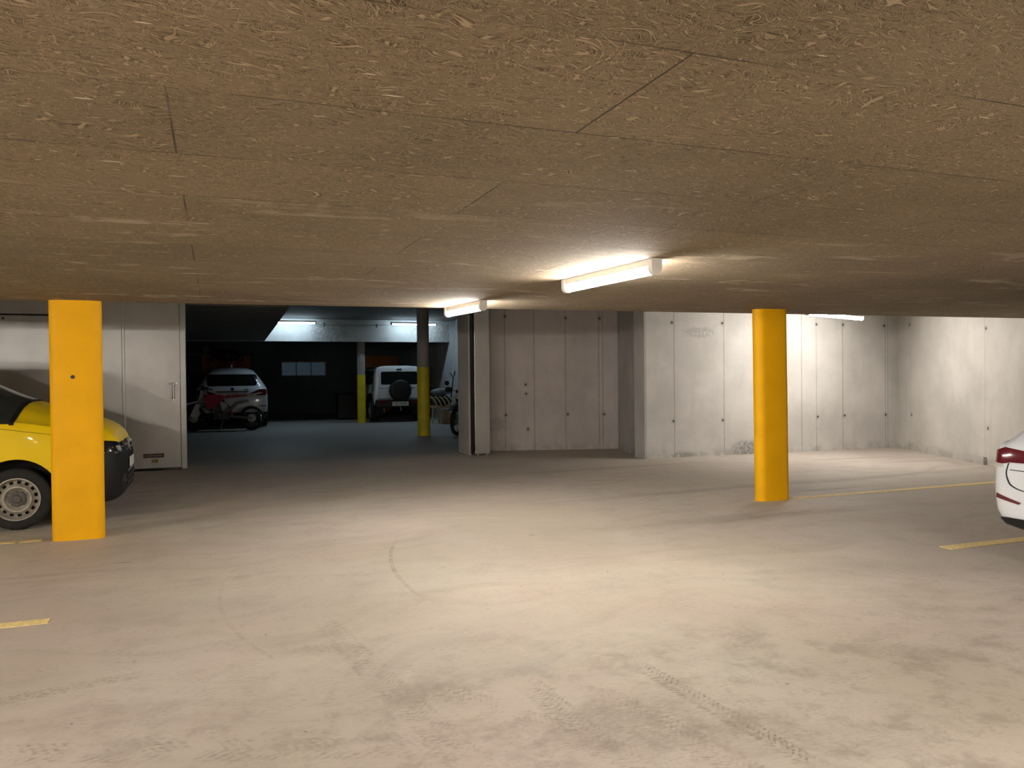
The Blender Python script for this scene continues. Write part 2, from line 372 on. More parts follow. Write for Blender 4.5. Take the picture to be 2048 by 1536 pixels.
# ------------------------------------------------------------------ the setting
EDGE = lambda x: 8.73 - .0455 * x                       # far edge of the lowered wood wool ceiling
UP, FARC = 2.95, 3.25
SL = .02                                               # the yard floor beyond the gate climbs gently
FZ = lambda y: max(0.0, SL * (y - 15.0))
XL, XR = -9.0, 14.6
fy = [-7, 1.9, 3.4, 5.6, 8.0, 10.0, 13.2, 15, 30]
fb = MB(); fb.add([(x, y, FZ(y)) for y in fy for x in (XL, XR)], [(2 * i, 2 * i + 1, 2 * i + 3, 2 * i + 2) for i in range(len(fy) - 1)])
fb.add([(XL, -7, -.3), (XR, -7, -.3), (XR, 30, -.3), (XL, 30, -.3)], [(3, 2, 1, 0)])
flo = struct(fb.build('floor', None))
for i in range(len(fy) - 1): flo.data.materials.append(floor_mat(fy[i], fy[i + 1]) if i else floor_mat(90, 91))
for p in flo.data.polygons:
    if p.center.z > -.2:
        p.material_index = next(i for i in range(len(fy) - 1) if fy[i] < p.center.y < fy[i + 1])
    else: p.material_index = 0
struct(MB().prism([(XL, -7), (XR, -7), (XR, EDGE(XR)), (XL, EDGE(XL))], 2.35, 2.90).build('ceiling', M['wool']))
struct(MB().prism([(XL, -7), (XR, -7), (XR, 15.3), (XL, 15.3)], UP, 3.5).build('ceiling_upper', M['plaster']))
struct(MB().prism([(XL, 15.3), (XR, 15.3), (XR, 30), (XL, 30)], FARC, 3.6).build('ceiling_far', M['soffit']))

def wall(name, p0, p1, mat, h=UP, th=.25, z0=-.02, side=1):
    d = Vector((p1[0] - p0[0], p1[1] - p0[1])); L = d.length
    o = MB().box(0, 0, z0, L, th * side, h).build(name, mat)
    o.location = (p0[0], p0[1], 0); o.rotation_euler = (0, 0, math.atan2(d.y, d.x)); return struct(o)
A0, A1, B0, B1, D1 = (5.05, 15.36), (7.93, 14.53), (7.40, 12.55), (13.23, 12.24), (10.67, 6.18)
wall('wall_back', A0, A1, concrete_wall('board marked concrete', [(.38 + .24, 1), (1.23, 1), (1.89, 1), (2.60, 1), (2.68, .9)],
     [(.63, 2.79), (1.90, 2.75), (.63, .74), (1.93, .74), (2.70, .73), (1.09, .44), (1.05, 1.37), (1.06, 1.18), (2.62, 2.74)], 1.15, [(.30, .55, .5, .2, .3)], (.47, .43, .41), 1), th=.6)
wall('wall_recess', A1, B0, concrete_wall('recess concrete', [(.12, 1.4), (.74, 1), (1.9, 1)], [], 1.0, [(1.5, .06, .5, .12, .7)], (.46, .44, .42), 2), th=.04)
wall('wall_back_right', B0, B1, concrete_wall('pale concrete', [(.62, .8), (1.69, .8), (3.46, .9), (3.81, .6), (4.45, .9), (5.52, .7), (5.58, .6)],
     [(.58, 2.52), (1.66, 2.52), (3.82, 2.52), (4.46, 2.52), (5.49, 2.51), (.60, .68), (1.66, .67), (2.38, .67), (3.84, .68), (4.49, .69), (5.52, .68)], 1.0,
     [(2.20, .10, .42, .20, .75), (1.16, 2.34, .42, .13, .4), (.8, .04, .3, .06, .6)], (.52, .505, .48), 3), th=.4)
wall('wall_right', B1, D1, concrete_wall('pale side concrete', [(.55, .5), (3.16, .5)], [(.52, 2.5), (.59, .70), (3.19, 2.27), (3.24, .61)], 1.0,
     None, (.52, .50, .465), 4), th=.4)
wall('wall_right_near', D1, (10.67, -7), concrete_wall('near side concrete', [(1, .6), (3.4, .6)], [], 1.0, None, (.50, .48, .45), 5), th=.3)
wall('wall_behind', (10.9, -6.9), (XL, -6.9), concrete_wall('rear concrete', [(1, .6), (3.4, .6)], [], 1.0, None, (.47, .45, .42), 6), th=.3, side=1)
wall('wall_left', (XL + .1, -7), (XL + .1, 15.3), concrete_wall('left concrete', [(1, .6), (3.4, .6)], [], 1.0, None, (.47, .45, .42), 7), th=.3)
wall('wall_gate_left', (XL, 14.76), (-.50, 14.76), M['plaster'], th=.54, h=UP)
# concrete jamb of the opening (its reveal is seen) and the lintel over it
struct(MB().box(4.68, 14.66, -.02, 5.10, 15.36, UP).build('wall_jamb', concrete_wall('jamb concrete', [], [], 1.1, None, (.47, .44, .41), 8)))
struct(MB().box(XL, 14.76, UP, XR, 15.36, 3.55).build('wall_lintel', M['plaster']))
post = struct(MB().box(4.755, 14.50, .035, 5.065, 14.66, UP, bev=.006).build('trim_1', M['gate_edge']))
MB().box(4.712, 14.53, .02, 4.735, 14.65, UP - .02).build('rubber_seal', M['black'], post)
MB().box(4.68, 14.46, .10, 4.745, 14.53, .22, bev=.01).build('floor_guide', M['black'], post)
MB().box(4.80, 14.52, 0, 4.84, 14.62, .05).box(4.98, 14.52, 0, 5.02, 14.62, .05).build('foot', M['frame'], post)
# low concrete upstand at the foot of the right wall
d = (Vector(D1) - Vector(B1)).normalized(); nrm = Vector((d.y, -d.x))
def onD(s, off): p = Vector(B1) + d * s + nrm * off; return (p.x, p.y)
struct(MB().prism([onD(.5, -.01), onD(3.2, -.01), onD(3.2, .05), onD(.5, .03)], 0, .13).build('baseboard_right', concrete_wall('upstand concrete', [], [], .95, None, (.50, .48, .44), 9)))
# beyond the gate
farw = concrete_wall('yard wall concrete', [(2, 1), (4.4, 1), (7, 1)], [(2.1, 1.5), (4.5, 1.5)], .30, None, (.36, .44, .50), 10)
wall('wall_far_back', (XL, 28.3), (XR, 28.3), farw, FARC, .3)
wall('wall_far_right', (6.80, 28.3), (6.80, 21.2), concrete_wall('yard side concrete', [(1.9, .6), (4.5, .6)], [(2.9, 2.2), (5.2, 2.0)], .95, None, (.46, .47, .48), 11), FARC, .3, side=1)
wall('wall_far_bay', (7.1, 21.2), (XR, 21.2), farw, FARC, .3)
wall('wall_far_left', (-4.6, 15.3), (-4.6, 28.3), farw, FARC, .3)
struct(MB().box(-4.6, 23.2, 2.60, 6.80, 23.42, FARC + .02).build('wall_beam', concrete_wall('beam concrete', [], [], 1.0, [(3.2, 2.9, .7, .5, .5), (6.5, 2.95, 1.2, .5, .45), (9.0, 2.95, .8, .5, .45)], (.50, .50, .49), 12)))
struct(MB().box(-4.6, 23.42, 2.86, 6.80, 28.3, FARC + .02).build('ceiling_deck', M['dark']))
struct(MB().prism([(15.36, 2.905), (23.18, 2.615), (23.18, 3.3), (15.36, 3.3)], -4.6, 1.36, 'x').build('ceiling_ramp', M['soffit']))

# window in the far wall
wn = bpy.data.objects.new('window_1', None); COL.objects.link(wn); struct(wn); wn.location = (2.95, 28.26, 1.86)
w2, h2 = .76, .255
fr = MB(); fr.box(-w2, -.05, h2 - .035, w2, .05, h2).box(-w2, -.05, -h2, w2, .05, -h2 + .03).box(-w2, -.05, -h2, -w2 + .03, .05, h2).box(w2 - .03, -.05, -h2, w2, .05, h2)
fr.box(-.27, -.03, -h2, -.235, .03, h2).box(.235, -.03, -h2, .27, .03, h2)
fr.build('frame', simple('window frame', (.42, .44, .44), .5), wn)
for x0, x1 in ((-w2 + .03, -.27), (-.235, .235), (.27, w2 - .03)):
    MB().box(x0, -.012, -h2 + .03, x1, .012, h2 - .035).build('pane', M['pane'], wn)

# ------------------------------------------------------------------ sliding gate
g = thing('sliding_gate', 'tall grey sheet steel sliding gate standing open beside the dark opening', 'gate', (-3.0, 14.62, 0))
def gm(): return MB()
def gx(x): return x + 3.0
for k, (x0, x1) in enumerate(((-8.0, -5.9), (-5.88, -3.66), (-2.37, -1.44), (-1.40, -.545))):
    gm().box(gx(x0), -.04, .045, gx(x1), .04, UP - .02, bev=.004).build('leaf_panel', M['gate'], g)
gm().box(gx(-3.64), -.04, 2.64, gx(-2.39), .04, UP - .02, bev=.004).build('leaf_panel', M['gate'], g)
gm().box(gx(-1.44), -.05, .045, gx(-1.40), .03, UP - .02, bev=.006).build('cover_strip', M['gate_edge'], g)
gm().box(gx(-.545), -.055, .012, gx(-.45), .055, UP - .02, bev=.008).build('edge_profile', M['gate_edge'], g)
gm().box(gx(-8), -.02, .0, gx(-.85), .03, .045).build('bottom_rail', M['black'], g)
gm().box(gx(-8), -.035, .04, gx(-.56), .0, .05).build('bottom_seal', M['black'], g)
wk = gm().box(gx(-3.62), -.035, .07, gx(-2.41), .03, 2.615, bev=.004).build('wicket_door', M['gate'], g)
gm().box(gx(-3.64), -.030, .05, gx(-3.62), .02, 2.64).box(gx(-2.41), -.030, .05, gx(-2.39), .02, 2.64).box(gx(-3.64), -.030, 2.615, gx(-2.39), .02, 2.64).build('door_gap', M['dark'], wk)
gm().box(gx(-3.56), -.045, .20, gx(-2.50), -.034, 2.53, bev=.004).build('raised_field', M['gate'], wk)
gm().box(gx(-3.16), -.047, 2.55, gx(-3.13), -.03, 2.58).build('door_bolt', M['black'], wk)
hd = gm().tube([(gx(-.655), -.10, 1.22), (gx(-.655), -.10, 1.485)], .015, 12).build('handle', M['chrome'], g, 40)
for z0, z1 in ((1.475, 1.50), (1.205, 1.225)):
    gm().box(gx(-.735), -.055, z0, gx(-.59), -.038, z1, bev=.004).build('handle_bracket', M['chrome'], hd, 40)
    gm().tube([(gx(-.655), -.04, z0 + .005), (gx(-.655), -.105, z0 + .005)], .012, 8).build('handle_stem', M['chrome'], hd, 40)
st = gm().box(gx(-1.14), -.046, .225, gx(-.815), -.040, .295, bev=.002).build('maker_sticker', M['sticker'], g); st['label'] = 'dark sticker with pale lettering'
text('HÖRMANN', .058, M['orange_ink'], st, Matrix.Translation((gx(-.978), -.0475, .258)) @ Matrix.Rotation(PI / 2, 4, 'X'), sx=.98)
gm().box(gx(-1.01), -.045, .14, gx(-.91), -.040, .195, bev=.002).build('label_plate', M['olive'], g)['label'] = 'small yellowed label'

# ------------------------------------------------------------------ pillars
def stadium(hx, r, n=10):
    return [(hx - r + r * math.cos(a), r * math.sin(a)) for a in [(-PI / 2 + PI * k / n) for k in range(n + 1)]] + \
           [(-hx + r + r * math.cos(a), r * math.sin(a)) for a in [(PI / 2 + PI * k / n) for k in range(n + 1)]]
def pillar(x, y, label, lean=(0, 0), top=2.36):
    o = MB(); poly = stadium(.232, .09)
    n = len(poly); rings = [(0, 1.004), (.012, 1.0), (top / 2, 1.0), (top, 1.0)]
    vs = [(p[0] * s + lean[0] * z, p[1] * s + lean[1] * z, z) for z, s in rings for p in poly]
    fs = [(i * n + k, i * n + (k + 1) % n, (i + 1) * n + (k + 1) % n, (i + 1) * n + k) for i in range(len(rings) - 1) for k in range(n)]
    fs += [tuple(range(n))[::-1], tuple((len(rings) - 1) * n + k for k in range(n))]
    p = thing('pillar', label, 'pillar', (x, y, 0))
    o.add(vs, fs); o.build('shaft', M['pillar'], p, 40)
    return p
p1 = pillar(-1.27, 8.74, 'yellow painted flat-sided pillar in front of the yellow van', (.0, 0))
MB().lathe([(.001, -.004), (.017, -.004), (.019, 0), (.019, .004)], 16).build('anchor_hole', M['sticker'], p1, 30).location = (-.02, -.094, 1.60)
p2 = pillar(6.43, 7.86, 'yellow painted flat-sided pillar standing free before the pale concrete wall', (-.010, 0))
def round_column(x, y, r, hy, zt, label):
    z0 = FZ(y); c = thing('round_column', label, 'column', (x, y, z0), 0, 'round columns beyond the gate')
    MB().tube([(0, 0, -.01), (0, 0, zt - z0)], r, 28).build('shaft', M['col_conc'], c, 40)
    MB().tube([(0, 0, 0), (0, 0, hy - z0)], r + .006, 28).build('painted_band', M['yellow_far'], c, 40)['label'] = 'yellow painted lower half'
round_column(4.885, 19.0, .150, 1.79, FARC, 'thicker round grey column with yellow foot, nearer the gate opening')
round_column(4.15, 23.62, .118, 1.62, 2.86, 'thinner round grey column with yellow foot beside the boxy white off-roader')

# ------------------------------------------------------------------ floor lines
def line(x0, y0, x1, y1, w, label):
    dd = Vector((x1 - x0, y1 - y0)).normalized(); nn = Vector((-dd.y, dd.x)) * w / 2
    q = [(x0 + nn.x, y0 + nn.y), (x1 + nn.x, y1 + nn.y), (x1 - nn.x, y1 - nn.y), (x0 - nn.x, y0 - nn.y)]
    tag(MB().prism(q[::-1], -.002, .004).build('parking_line', M['line']), label, 'floor marking', 'yellow bay lines')
line(6.75, 7.83, 11.0, 7.79, .13, 'yellow bay line running from the free standing pillar to the white car')
line(6.05, 5.09, 10.3, 5.02, .13, 'yellow bay line ending on open floor under the white car')
line(-8.0, 8.82, -1.82, 8.79, .10, 'yellow bay line under the yellow van, ending at its front wheel')
line(-1.79, 8.79, -1.60, 8.79, .10, 'short loose yellow dash of bay line close to the foot of a pillar')
line(-7.0, 5.86, -1.03, 5.83, .11, 'yellow bay line on bare floor well in front of the van')

# ------------------------------------------------------------------ lamps
def batten(name, p0, p1, zt, tube_mat, label, group, w=.075, h=.105, rods=0.0, cyl=False):
    d_ = Vector((p1[0] - p0[0], p1[1] - p0[1])); L = d_.length
    o = thing(name, label, 'lamp', ((p0[0] + p1[0]) / 2, (p0[1] + p1[1]) / 2, zt), math.atan2(d_.y, d_.x), group)
    r = w / 2; hl = L / 2
    U = lambda e: [(-r - e, 0), (r + e, 0)] + [((r + e) * math.cos(a), -(h - r) + (r + e) * math.sin(a)) for a in [-PI * k / 10 for k in range(11)]]
    MB().box(-hl, -r, -.048, hl, r, 0, bev=.003).build('housing', M['housing'], o)
    low = [(-r, -.046), (r, -.046)] + [(r * math.cos(a), -(h - r) + r * math.sin(a)) for a in [-PI * k / 10 for k in range(11)]]
    MB().prism(low, -hl + .03, hl - .03, 'x').build('diffuser', tube_mat, o, 40)
    for s in (-1, 1):
        MB().prism(U(.004), s * hl - s * .035, s * hl + s * .012, 'x').build('end_cap', M['housing'], o, 40)
        if rods: MB().tube([(s * hl * .7, 0, -.004), (s * hl * .7, 0, rods)], .006, 8).build('suspension_rod', M['frame'], o)
    return o
batten('batten_lamp', (2.70, 5.80), (2.78, 4.55), 2.35, M['tube'], 'lit white batten lamp on the brown ceiling, the longer looking and closer one', 'batten lamps of the near bay')
batten('batten_lamp', (2.50, 8.58), (2.60, 7.62), 2.35, M['tube'], 'lit white batten lamp at the edge of the brown ceiling before the gate opening', 'batten lamps of the near bay')
batten('batten_lamp', (9.34, 10.51), (11.37, 11.33), 2.635, M['tube_bay'], 'lit batten lamp hung in the bay in front of the pale concrete wall', None, rods=.314)
for (x, y) in ((-3.1, .3), (-3.1, -3.5), (3.6, .05), (3.0, -3.9), (-6.0, .31), (-5.5, 5.6)):  # unseen lamps: some read off shadow and glare, the rest added as fill
    batten('batten_lamp', (x, y + .62), (x + .03, y - .62), 2.35, M['tube_aisle'] if y in (.3, .31) else M['tube_unseen'], 'unseen lit white batten lamp on the ceiling outside the view', 'unseen batten lamps outside the view')
batten('cool_batten_lamp', (1.40, 22.78), (2.74, 22.78), 3.17, M['tube_cool'], 'bluish lit batten lamp beside the sloping slab above the white estate-shaped car', None, .06, .09, .09)
batten('cool_batten_lamp', (4.90, 22.78), (6.28, 22.78), 3.17, M['tube_cool'], 'bluish lit batten lamp partly behind the thicker round column', None, .06, .09, .09)
cb = tag(MB().tube([(2.75, 23.1, 3.10), (3.4, 23.1, 3.075), (4.1, 23.1, 3.085), (4.9, 23.1, 3.10)], .009, 6).build('cable', M['frame']), 'thin grey cable strung along the lit concrete beam', 'cable')
for x in (3.02, 4.55): MB().box(x - .015, 23.185, 3.03, x + .015, 23.2, 3.13).build('clip', M['black'], cb)

# ------------------------------------------------------------------ vehicles
def cat(p0, p1, p2, p3, t):
    return .5 * (2 * p1 + (p2 - p0) * t + (2 * p0 - 5 * p1 + 4 * p2 - p3) * t * t + (3 * p1 - p0 - 3 * p2 + p3) * t ** 3)
def section(zb, w, zs, zt, wt, cr):
    ws = w * .972
    return [(0, zb), (w * .80, zb), (w * .955, zb + .07), (w * .995, zb + .32 * (zs - zb)), (w, zb + .62 * (zs - zb)), (ws, zs),
            (ws * .74 + wt * .26, zs + (zt - zs) * .32), (ws * .16 + wt * .84, zs + (zt - zs) * .80), (wt * .92, zs + (zt - zs) * .95), (wt * .62, zt + cr * .6), (0, zt + cr)]
def loft(stations, subx=5, subs=3):
    sec = [[Vector((x, *p)) for p in section(*r)] for x, *r in stations]
    n = len(sec); rows = []
    for i in range(n - 1):
        for k in range(subx if i < n - 2 else subx + 1):
            t = k / subx; rows.append([cat(sec[max(i - 1, 0)][j], sec[i][j], sec[i + 1][j], sec[min(i + 2, n - 1)][j], t) for j in range(len(sec[0]))])
    vs = []; m = None
    for row in rows:
        K = len(row); half = []
        for j in range(K - 1):
            a = row[j - 1] if j else Vector((row[1].x, -row[1].y, row[1].z)); d_ = row[j + 2] if j + 2 < K else Vector((row[K - 2].x, -row[K - 2].y, row[K - 2].z))
            for k in range(subs): half.append(cat(a, row[j], row[j + 1], d_, k / subs))
        half.append(row[-1].copy()); half[0].y = 0; half[-1].y = 0
        ring = half + [Vector((p.x, -p.y, p.z)) for p in half[1:-1]][::-1]
        m = len(ring); vs += [p[:] for p in ring]
    R = len(rows); fs = [(i * m + k, i * m + (k + 1) % m, (i + 1) * m + (k + 1) % m, (i + 1) * m + k) for i in range(R - 1) for k in range(m)]
    fs += [tuple(range(m)), tuple((R - 1) * m + k for k in range(m))[::-1]]
    return MB().add(vs, fs)
def cut(mb, cutters, name):
    a = mk('tmp', mb.mesh('tmp'), None); made = []
    for c_ in cutters:
        o = mk('tmpc', c_.mesh('tmpc'), None); made.append(o)
        md = a.modifiers.new('b', 'BOOLEAN'); md.object = o; md.operation = 'DIFFERENCE'; md.solver = 'EXACT'
    me = bpy.data.meshes.new_from_object(a.evaluated_get(bpy.context.evaluated_depsgraph_get())); me.name = name
    for o in made + [a]: bpy.data.objects.remove(o)
    return me
def bvh_of(me): return BVHTree.FromPolygons([v.co for v in me.vertices], [p.vertices[:] for p in me.polygons])
def clip(me, planes, off, name, mat, parent, smooth=30):
    """a part that is a clipped piece of the body skin, standing proud by off"""
    bm = bmesh.new(); bm.from_mesh(me)
    for co, no in planes:
        bmesh.ops.bisect_plane(bm, geom=bm.verts[:] + bm.edges[:] + bm.faces[:], plane_co=co, plane_no=no, clear_outer=True)
    bm.normal_update()
    nm = [(v, v.normal.copy()) for v in bm.verts]
    for v, n_ in nm: v.co += n_ * off
    m2 = bpy.data.meshes.new(name); bm.to_mesh(m2); bm.free()
    return mk(name, m2, mat, parent, smooth)
AX = {'-x': Vector((-1, 0, 0)), 'x': Vector((1, 0, 0)), 'y': Vector((0, 1, 0)), '-y': Vector((0, -1, 0)), '-z': Vector((0, 0, -1))}
def decal(bvh, poly, ray, off, name, mat, parent, th=.012, step=.06, smooth=35):
    """polygon (in the plane across the ray) laid on the body: a thin solid panel that follows the skin"""
    dv = AX[ray]; ax = {'x': 0, 'y': 1, 'z': 2}[ray[-1]]
    P = (lambda p: Vector((0, p[0], p[1]))) if ax == 0 else ((lambda p: Vector((p[0], 0, p[1]))) if ax == 1 else (lambda p: Vector((p[0], p[1], 0))))
    bm = bmesh.new(); vs = [bm.verts.new(P(p)) for p in poly]; bm.faces.new(vs)
    axes = [i for i in range(3) if i != ax]
    for i in axes:
        lo = min(v.co[i] for v in vs); hi = max(v.co[i] for v in vs); n_ = max(1, int((hi - lo) / step))
        for k in range(1, n_):
            co = Vector((0, 0, 0)); co[i] = lo + (hi - lo) * k / n_; no = Vector((0, 0, 0)); no[i] = 1
            bmesh.ops.bisect_plane(bm, geom=bm.verts[:] + bm.edges[:] + bm.faces[:], plane_co=co, plane_no=no)
    hitn = {}; last = None
    for v in bm.verts:
        o = v.co - dv * 12
        h = bvh.ray_cast(o, dv)
        if h[0] is not None: v.co = h[0]; hitn[v] = h[1]; last = h[0]
        else: hitn[v] = None
    bad = [v for v in bm.verts if hitn[v] is None]
    bmesh.ops.delete(bm, geom=bad, context='VERTS')
    bmesh.ops.recalc_face_normals(bm, faces=bm.faces[:]); bm.normal_update()
    avg = sum((f.normal * f.calc_area() for f in bm.faces), Vector())
    if avg.dot(dv) > 0: bmesh.ops.reverse_faces(bm, faces=bm.faces[:]); bm.normal_update()
    top = [(v.co + v.normal * off)[:] for v in bm.verts]; bot = [(v.co - v.normal * th)[:] for v in bm.verts]
    bm.verts.index_update(); N = len(top); fs = []
    for f in bm.faces:
        ids = [v.index for v in f.verts]; fs.append(tuple(ids)); fs.append(tuple(i + N for i in ids[::-1]))
    for e in bm.edges:
        if len(e.link_faces) == 1:
            l = e.link_faces[0].loops; a, b = e.verts[0].index, e.verts[1].index; fs.append((a, b, b + N, a + N))
    bm.free()
    o = MB().add(top + bot, fs).build(name, mat, parent, smooth); return o
def rrect(x0, y0, x1, y1, r, n=4):
    out = []
    for cx, cy, a0 in ((x1 - r, y1 - r, 0), (x0 + r, y1 - r, PI / 2), (x0 + r, y0 + r, PI), (x1 - r, y0 + r, 1.5 * PI)):
        out += [(cx + r * math.cos(a0 + PI / 2 * k / n), cy + r * math.sin(a0 + PI / 2 * k / n)) for k in range(n + 1)]
    return out
def arch_cut(x, z, r, w, d_=.30):
    c = []
    for s in (-1, 1): c.append(MB().tube([(x, s * (w - d_), z), (x, s * (w + .3), z)], r, 40))
    return c
def wheel(name, parent, x, y, z, R, wd, side, style):
    """side = -1: outer face looks to -y"""
    Mx = Matrix.Translation((x, y, z)) @ (Matrix.Rotation(PI, 4, 'Z') if side > 0 else Matrix.Identity(4))
    h = wd / 2; rr = R * .665
    prof = [(rr, -h * .80), (rr * 1.08, -h), (R * .86, -h * 1.06), (R * .95, -h * .96), (R * .985, -h * .82), (R, -h * .6), (R, h * .6), (R * .985, h * .82), (R * .95, h), (rr * 1.08, h), (rr, h * .8)]
    w = MB().lathe(prof, 120, Mx, mod=lambda i, k: (-.006 if (k % 2) else 0) if 3 <= i <= 8 else 0, close=False).build(name, M['rubber'], parent, 40)
    if style == 'steel':
        p = [(rr * 1.02, -h * .86), (rr * 1.04, -h * .98), (rr * .98, -h * .98), (rr * .93, -h * .55), (rr * .87, -h * .42), (rr * .74, -h * .50), (rr * .63, -h * .74), (rr * .55, -h * .74), (rr * .47, -h * .52), (rr * .40, -h * .46), (.01, -h * .46)]
        MB().lathe(p, 60, Mx, skip=lambda i, k: i == 4 and k % 4 in (1, 2)).build('rim', M['steel_rim'], w, 40)
        MB().lathe([(rr * .95, -h * .20), (.01, -h * .20)], 30, Mx).build('brake_drum', M['dark'], w)
        hubm = MB().lathe([(rr * .40, -h * .5), (rr * .39, -h * .66), (rr * .34, -h * .72), (rr * .20, -h * .70), (rr * .17, -h * .80), (.01, -h * .82)], 40, Mx, mod=lambda i, k: -rr * .05 if i in (0, 1, 2) and k % 8 < 2 else 0)
        hubm.build('hub_cap', M['hub'], w, 40)
    else:
        MB().lathe([(rr * 1.02, -h * .86), (rr * 1.04, -h * .96), (rr * .97, -h * .96), (rr * .94, -h * .3)], 48, Mx).build('rim', M['alloy'], w, 40)
        sp = MB()
        for k in range(5):
            a = 2 * PI * k / 5 + .3; ca, sa = math.cos(a), math.sin(a)
            for e in (-.10, .10):
                sp.tube([(rr * .12 * ca, -h * .75, rr * .12 * sa), (rr * .95 * math.cos(a + e), -h * .85, rr * .95 * math.sin(a + e))], [rr * .11, rr * .07], 6, Mx)
        sp.lathe([(rr * .22, -h * .5), (rr * .20, -h * .8), (.01, -h * .84)], 20, Mx).build('spokes', M['alloy'], w, 40)
        MB().lathe([(rr * .94, -h * .2), (.01, -h * .2)], 24, Mx).build('brake_disc', M['dark'], w)
    return w
def liner(parent, x, z, r, w, d_=.29):
    for s in (-1, 1):
        b = MB(); n = 24; vs = []; fs = []
        for k in range(n + 1):
            a = -.35 + (PI + .7) * k / n
            vs += [(x + r * math.cos(a), s * (w - .02), z + r * math.sin(a)), (x + r * math.cos(a), s * (w - d_), z + r * math.sin(a))]
        for k in range(n): fs.append((2 * k, 2 * k + 1, 2 * k + 3, 2 * k + 2))
        vs.append((x, s * (w - d_), z)); c = len(vs) - 1
        for k in range(n): fs.append((2 * k + 1, 2 * k + 3, c))
        b.add(vs, fs).build('wheel_arch_liner', M['dark'], parent)
def plate_part(parent, M4, w, h, txt, ts):
    pl = MB().box(-w / 2, -h / 2, -.004, w / 2, h / 2, .004, M4).build('number_plate', M['plate'], parent)
    if txt: text(txt, ts, M['ink'], pl, M4 @ Matrix.Translation((0, 0, .0052)), sx=.92)
    return pl

# --- yellow van (front wheel axle is the origin of its own space, nose to +x)
van = thing('delivery_van', 'bright yellow panel van with black bumper parked behind a yellow pillar', 'van', (-1.95, 10.40, 0))
vst = [(.985, .36, .40, .60, .64, .34, 0), (.965, .29, .62, .66, .78, .46, 0), (.90, .24, .77, .78, .93, .60, .01), (.78, .22, .87, .90, 1.04, .60, .02), (.55, .22, .925, .99, 1.13, .60, .03), (.25, .22, .948, 1.05, 1.215, .58, .04),
       (.05, .22, .952, 1.08, 1.285, .56, .05), (-.20, .22, .952, 1.10, 1.385, .60, .05), (-.60, .22, .952, 1.14, 1.58, .68, .05), (-.95, .22, .952, 1.16, 1.76, .71, .045), (-1.3, .22, .952, 1.17, 1.90, .715, .035), (-1.7, .22, .952, 1.18, 1.95, .715, .03),
       (-2.5, .22, .952, 1.18, 1.95, .715, .03), (-3.6, .22, .952, 1.18, 1.95, .715, .03), (-3.92, .25, .94, 1.17, 1.90, .69, .02), (-3.99, .34, .86, 1.10, 1.78, .60, 0)]
vb = loft(vst)
vme = cut(vb, arch_cut(0, .34, .405, .952) + arch_cut(-3.0, .34, .405, .952), 'body')
vbvh = bvh_of(vb.mesh('tmpv'))
mk('body', vme, M['van'], van, 35)
liner(van, 0, .34, .40, .955); liner(van, -3.0, .34, .40, .955)
for s in (-1, 1):
    wheel('wheel', van, 0, s * .835, .325, .325, .215, s, 'steel'); wheel('wheel', van, -3.0, s * .835, .325, .325, .215, s, 'steel')
clip(vme, [((.36, 0, 0), (-1, 0, 0)), ((.39, 0, .66), Vector((-.24, 0, 1)).normalized())], .010, 'bumper', M['black'], van)['label'] = 'black plastic front bumper'
clip(vme, [((.30, 0, 0), (1, 0, 0)), ((0, 0, .33), (0, 0, 1))], .008, 'sill_trim', M['black'], van)
gr = decal(vbvh, [(-.50, .70), (.50, .70), (.56, .86), (-.56, .86)], '-x', .010, 'grille', M['gloss'], van)
for z in (.745, .80): decal(vbvh, [(-.50, z), (.50, z), (.50, z + .012), (-.50, z + .012)], '-x', .016, 'grille_bar', M['chrome'], gr)
decal(vbvh, [(.075 * math.cos(a), .79 + .075 * math.sin(a)) for a in [2 * PI * k / 20 for k in range(20)]], '-x', .026, 'badge', M['chrome'], gr)
for s in (-1, 1):
    hl = decal(vbvh, [(s * .52, .715), (s * .70, .72), (s * .83, .735), (s * .855, .84), (s * .82, .90), (s * .62, .872), (s * .55, .85)], '-x', .008, 'headlight', M['gloss'], van)
    decal(vbvh, [(s * .58, .76), (s * .68, .77), (s * .68, .83), (s * .58, .82)], '-x', .014, 'reflector', M['clear_lens'], hl)
    decal(vbvh, [(s * .56, .735), (s * .76, .755), (s * .76, .767), (s * .56, .747)], '-x', .014, 'light_strip', M['chrome'], hl)
    decal(vbvh, [(s * .45, .40), (s * .68, .42), (s * .66, .50), (s * .46, .49)], '-x', .016, 'fog_lamp', M['gloss'], van)
for z in (.36, .43, .50): decal(vbvh, [(-.42, z), (.42, z), (.42, z + .03), (-.42, z + .03)], '-x', .020, 'intake_slot', M['gloss'], van)
plate_part(van, Matrix.Translation((1.012, 0, .60)) @ Matrix.Rotation(PI / 2, 4, 'Z') @ Matrix.Rotation(PI / 2, 4, 'X'), .42, .115, '', .05)
bw = .10
clip(vme, [((.03, 0, 0), (1, bw, 0)), ((.03, 0, 0), (1, -bw, 0)), ((-1.22, 0, 0), (-1, 0, 0)), ((0, 0, 1.115), (0, 0, -1)), ((0, 1.43, 0), Vector((0, 1, .46))), ((0, -1.43, 0), (0, -1, .46))], .004, 'windscreen', M['screen'], van)
for sd in (-1, 1):
    clip(vme, [((.075, 0, 0), (1, sd * bw, 0)), ((.03, 0, 0), (-1, -sd * bw, 0)), ((0, 0, 0), (0, -sd, 0)), ((0, 0, 1.10), (0, 0, -1)), ((0, sd * 1.44, 0), (0, sd, .46))], .006, 'cowl', M['black'], van)
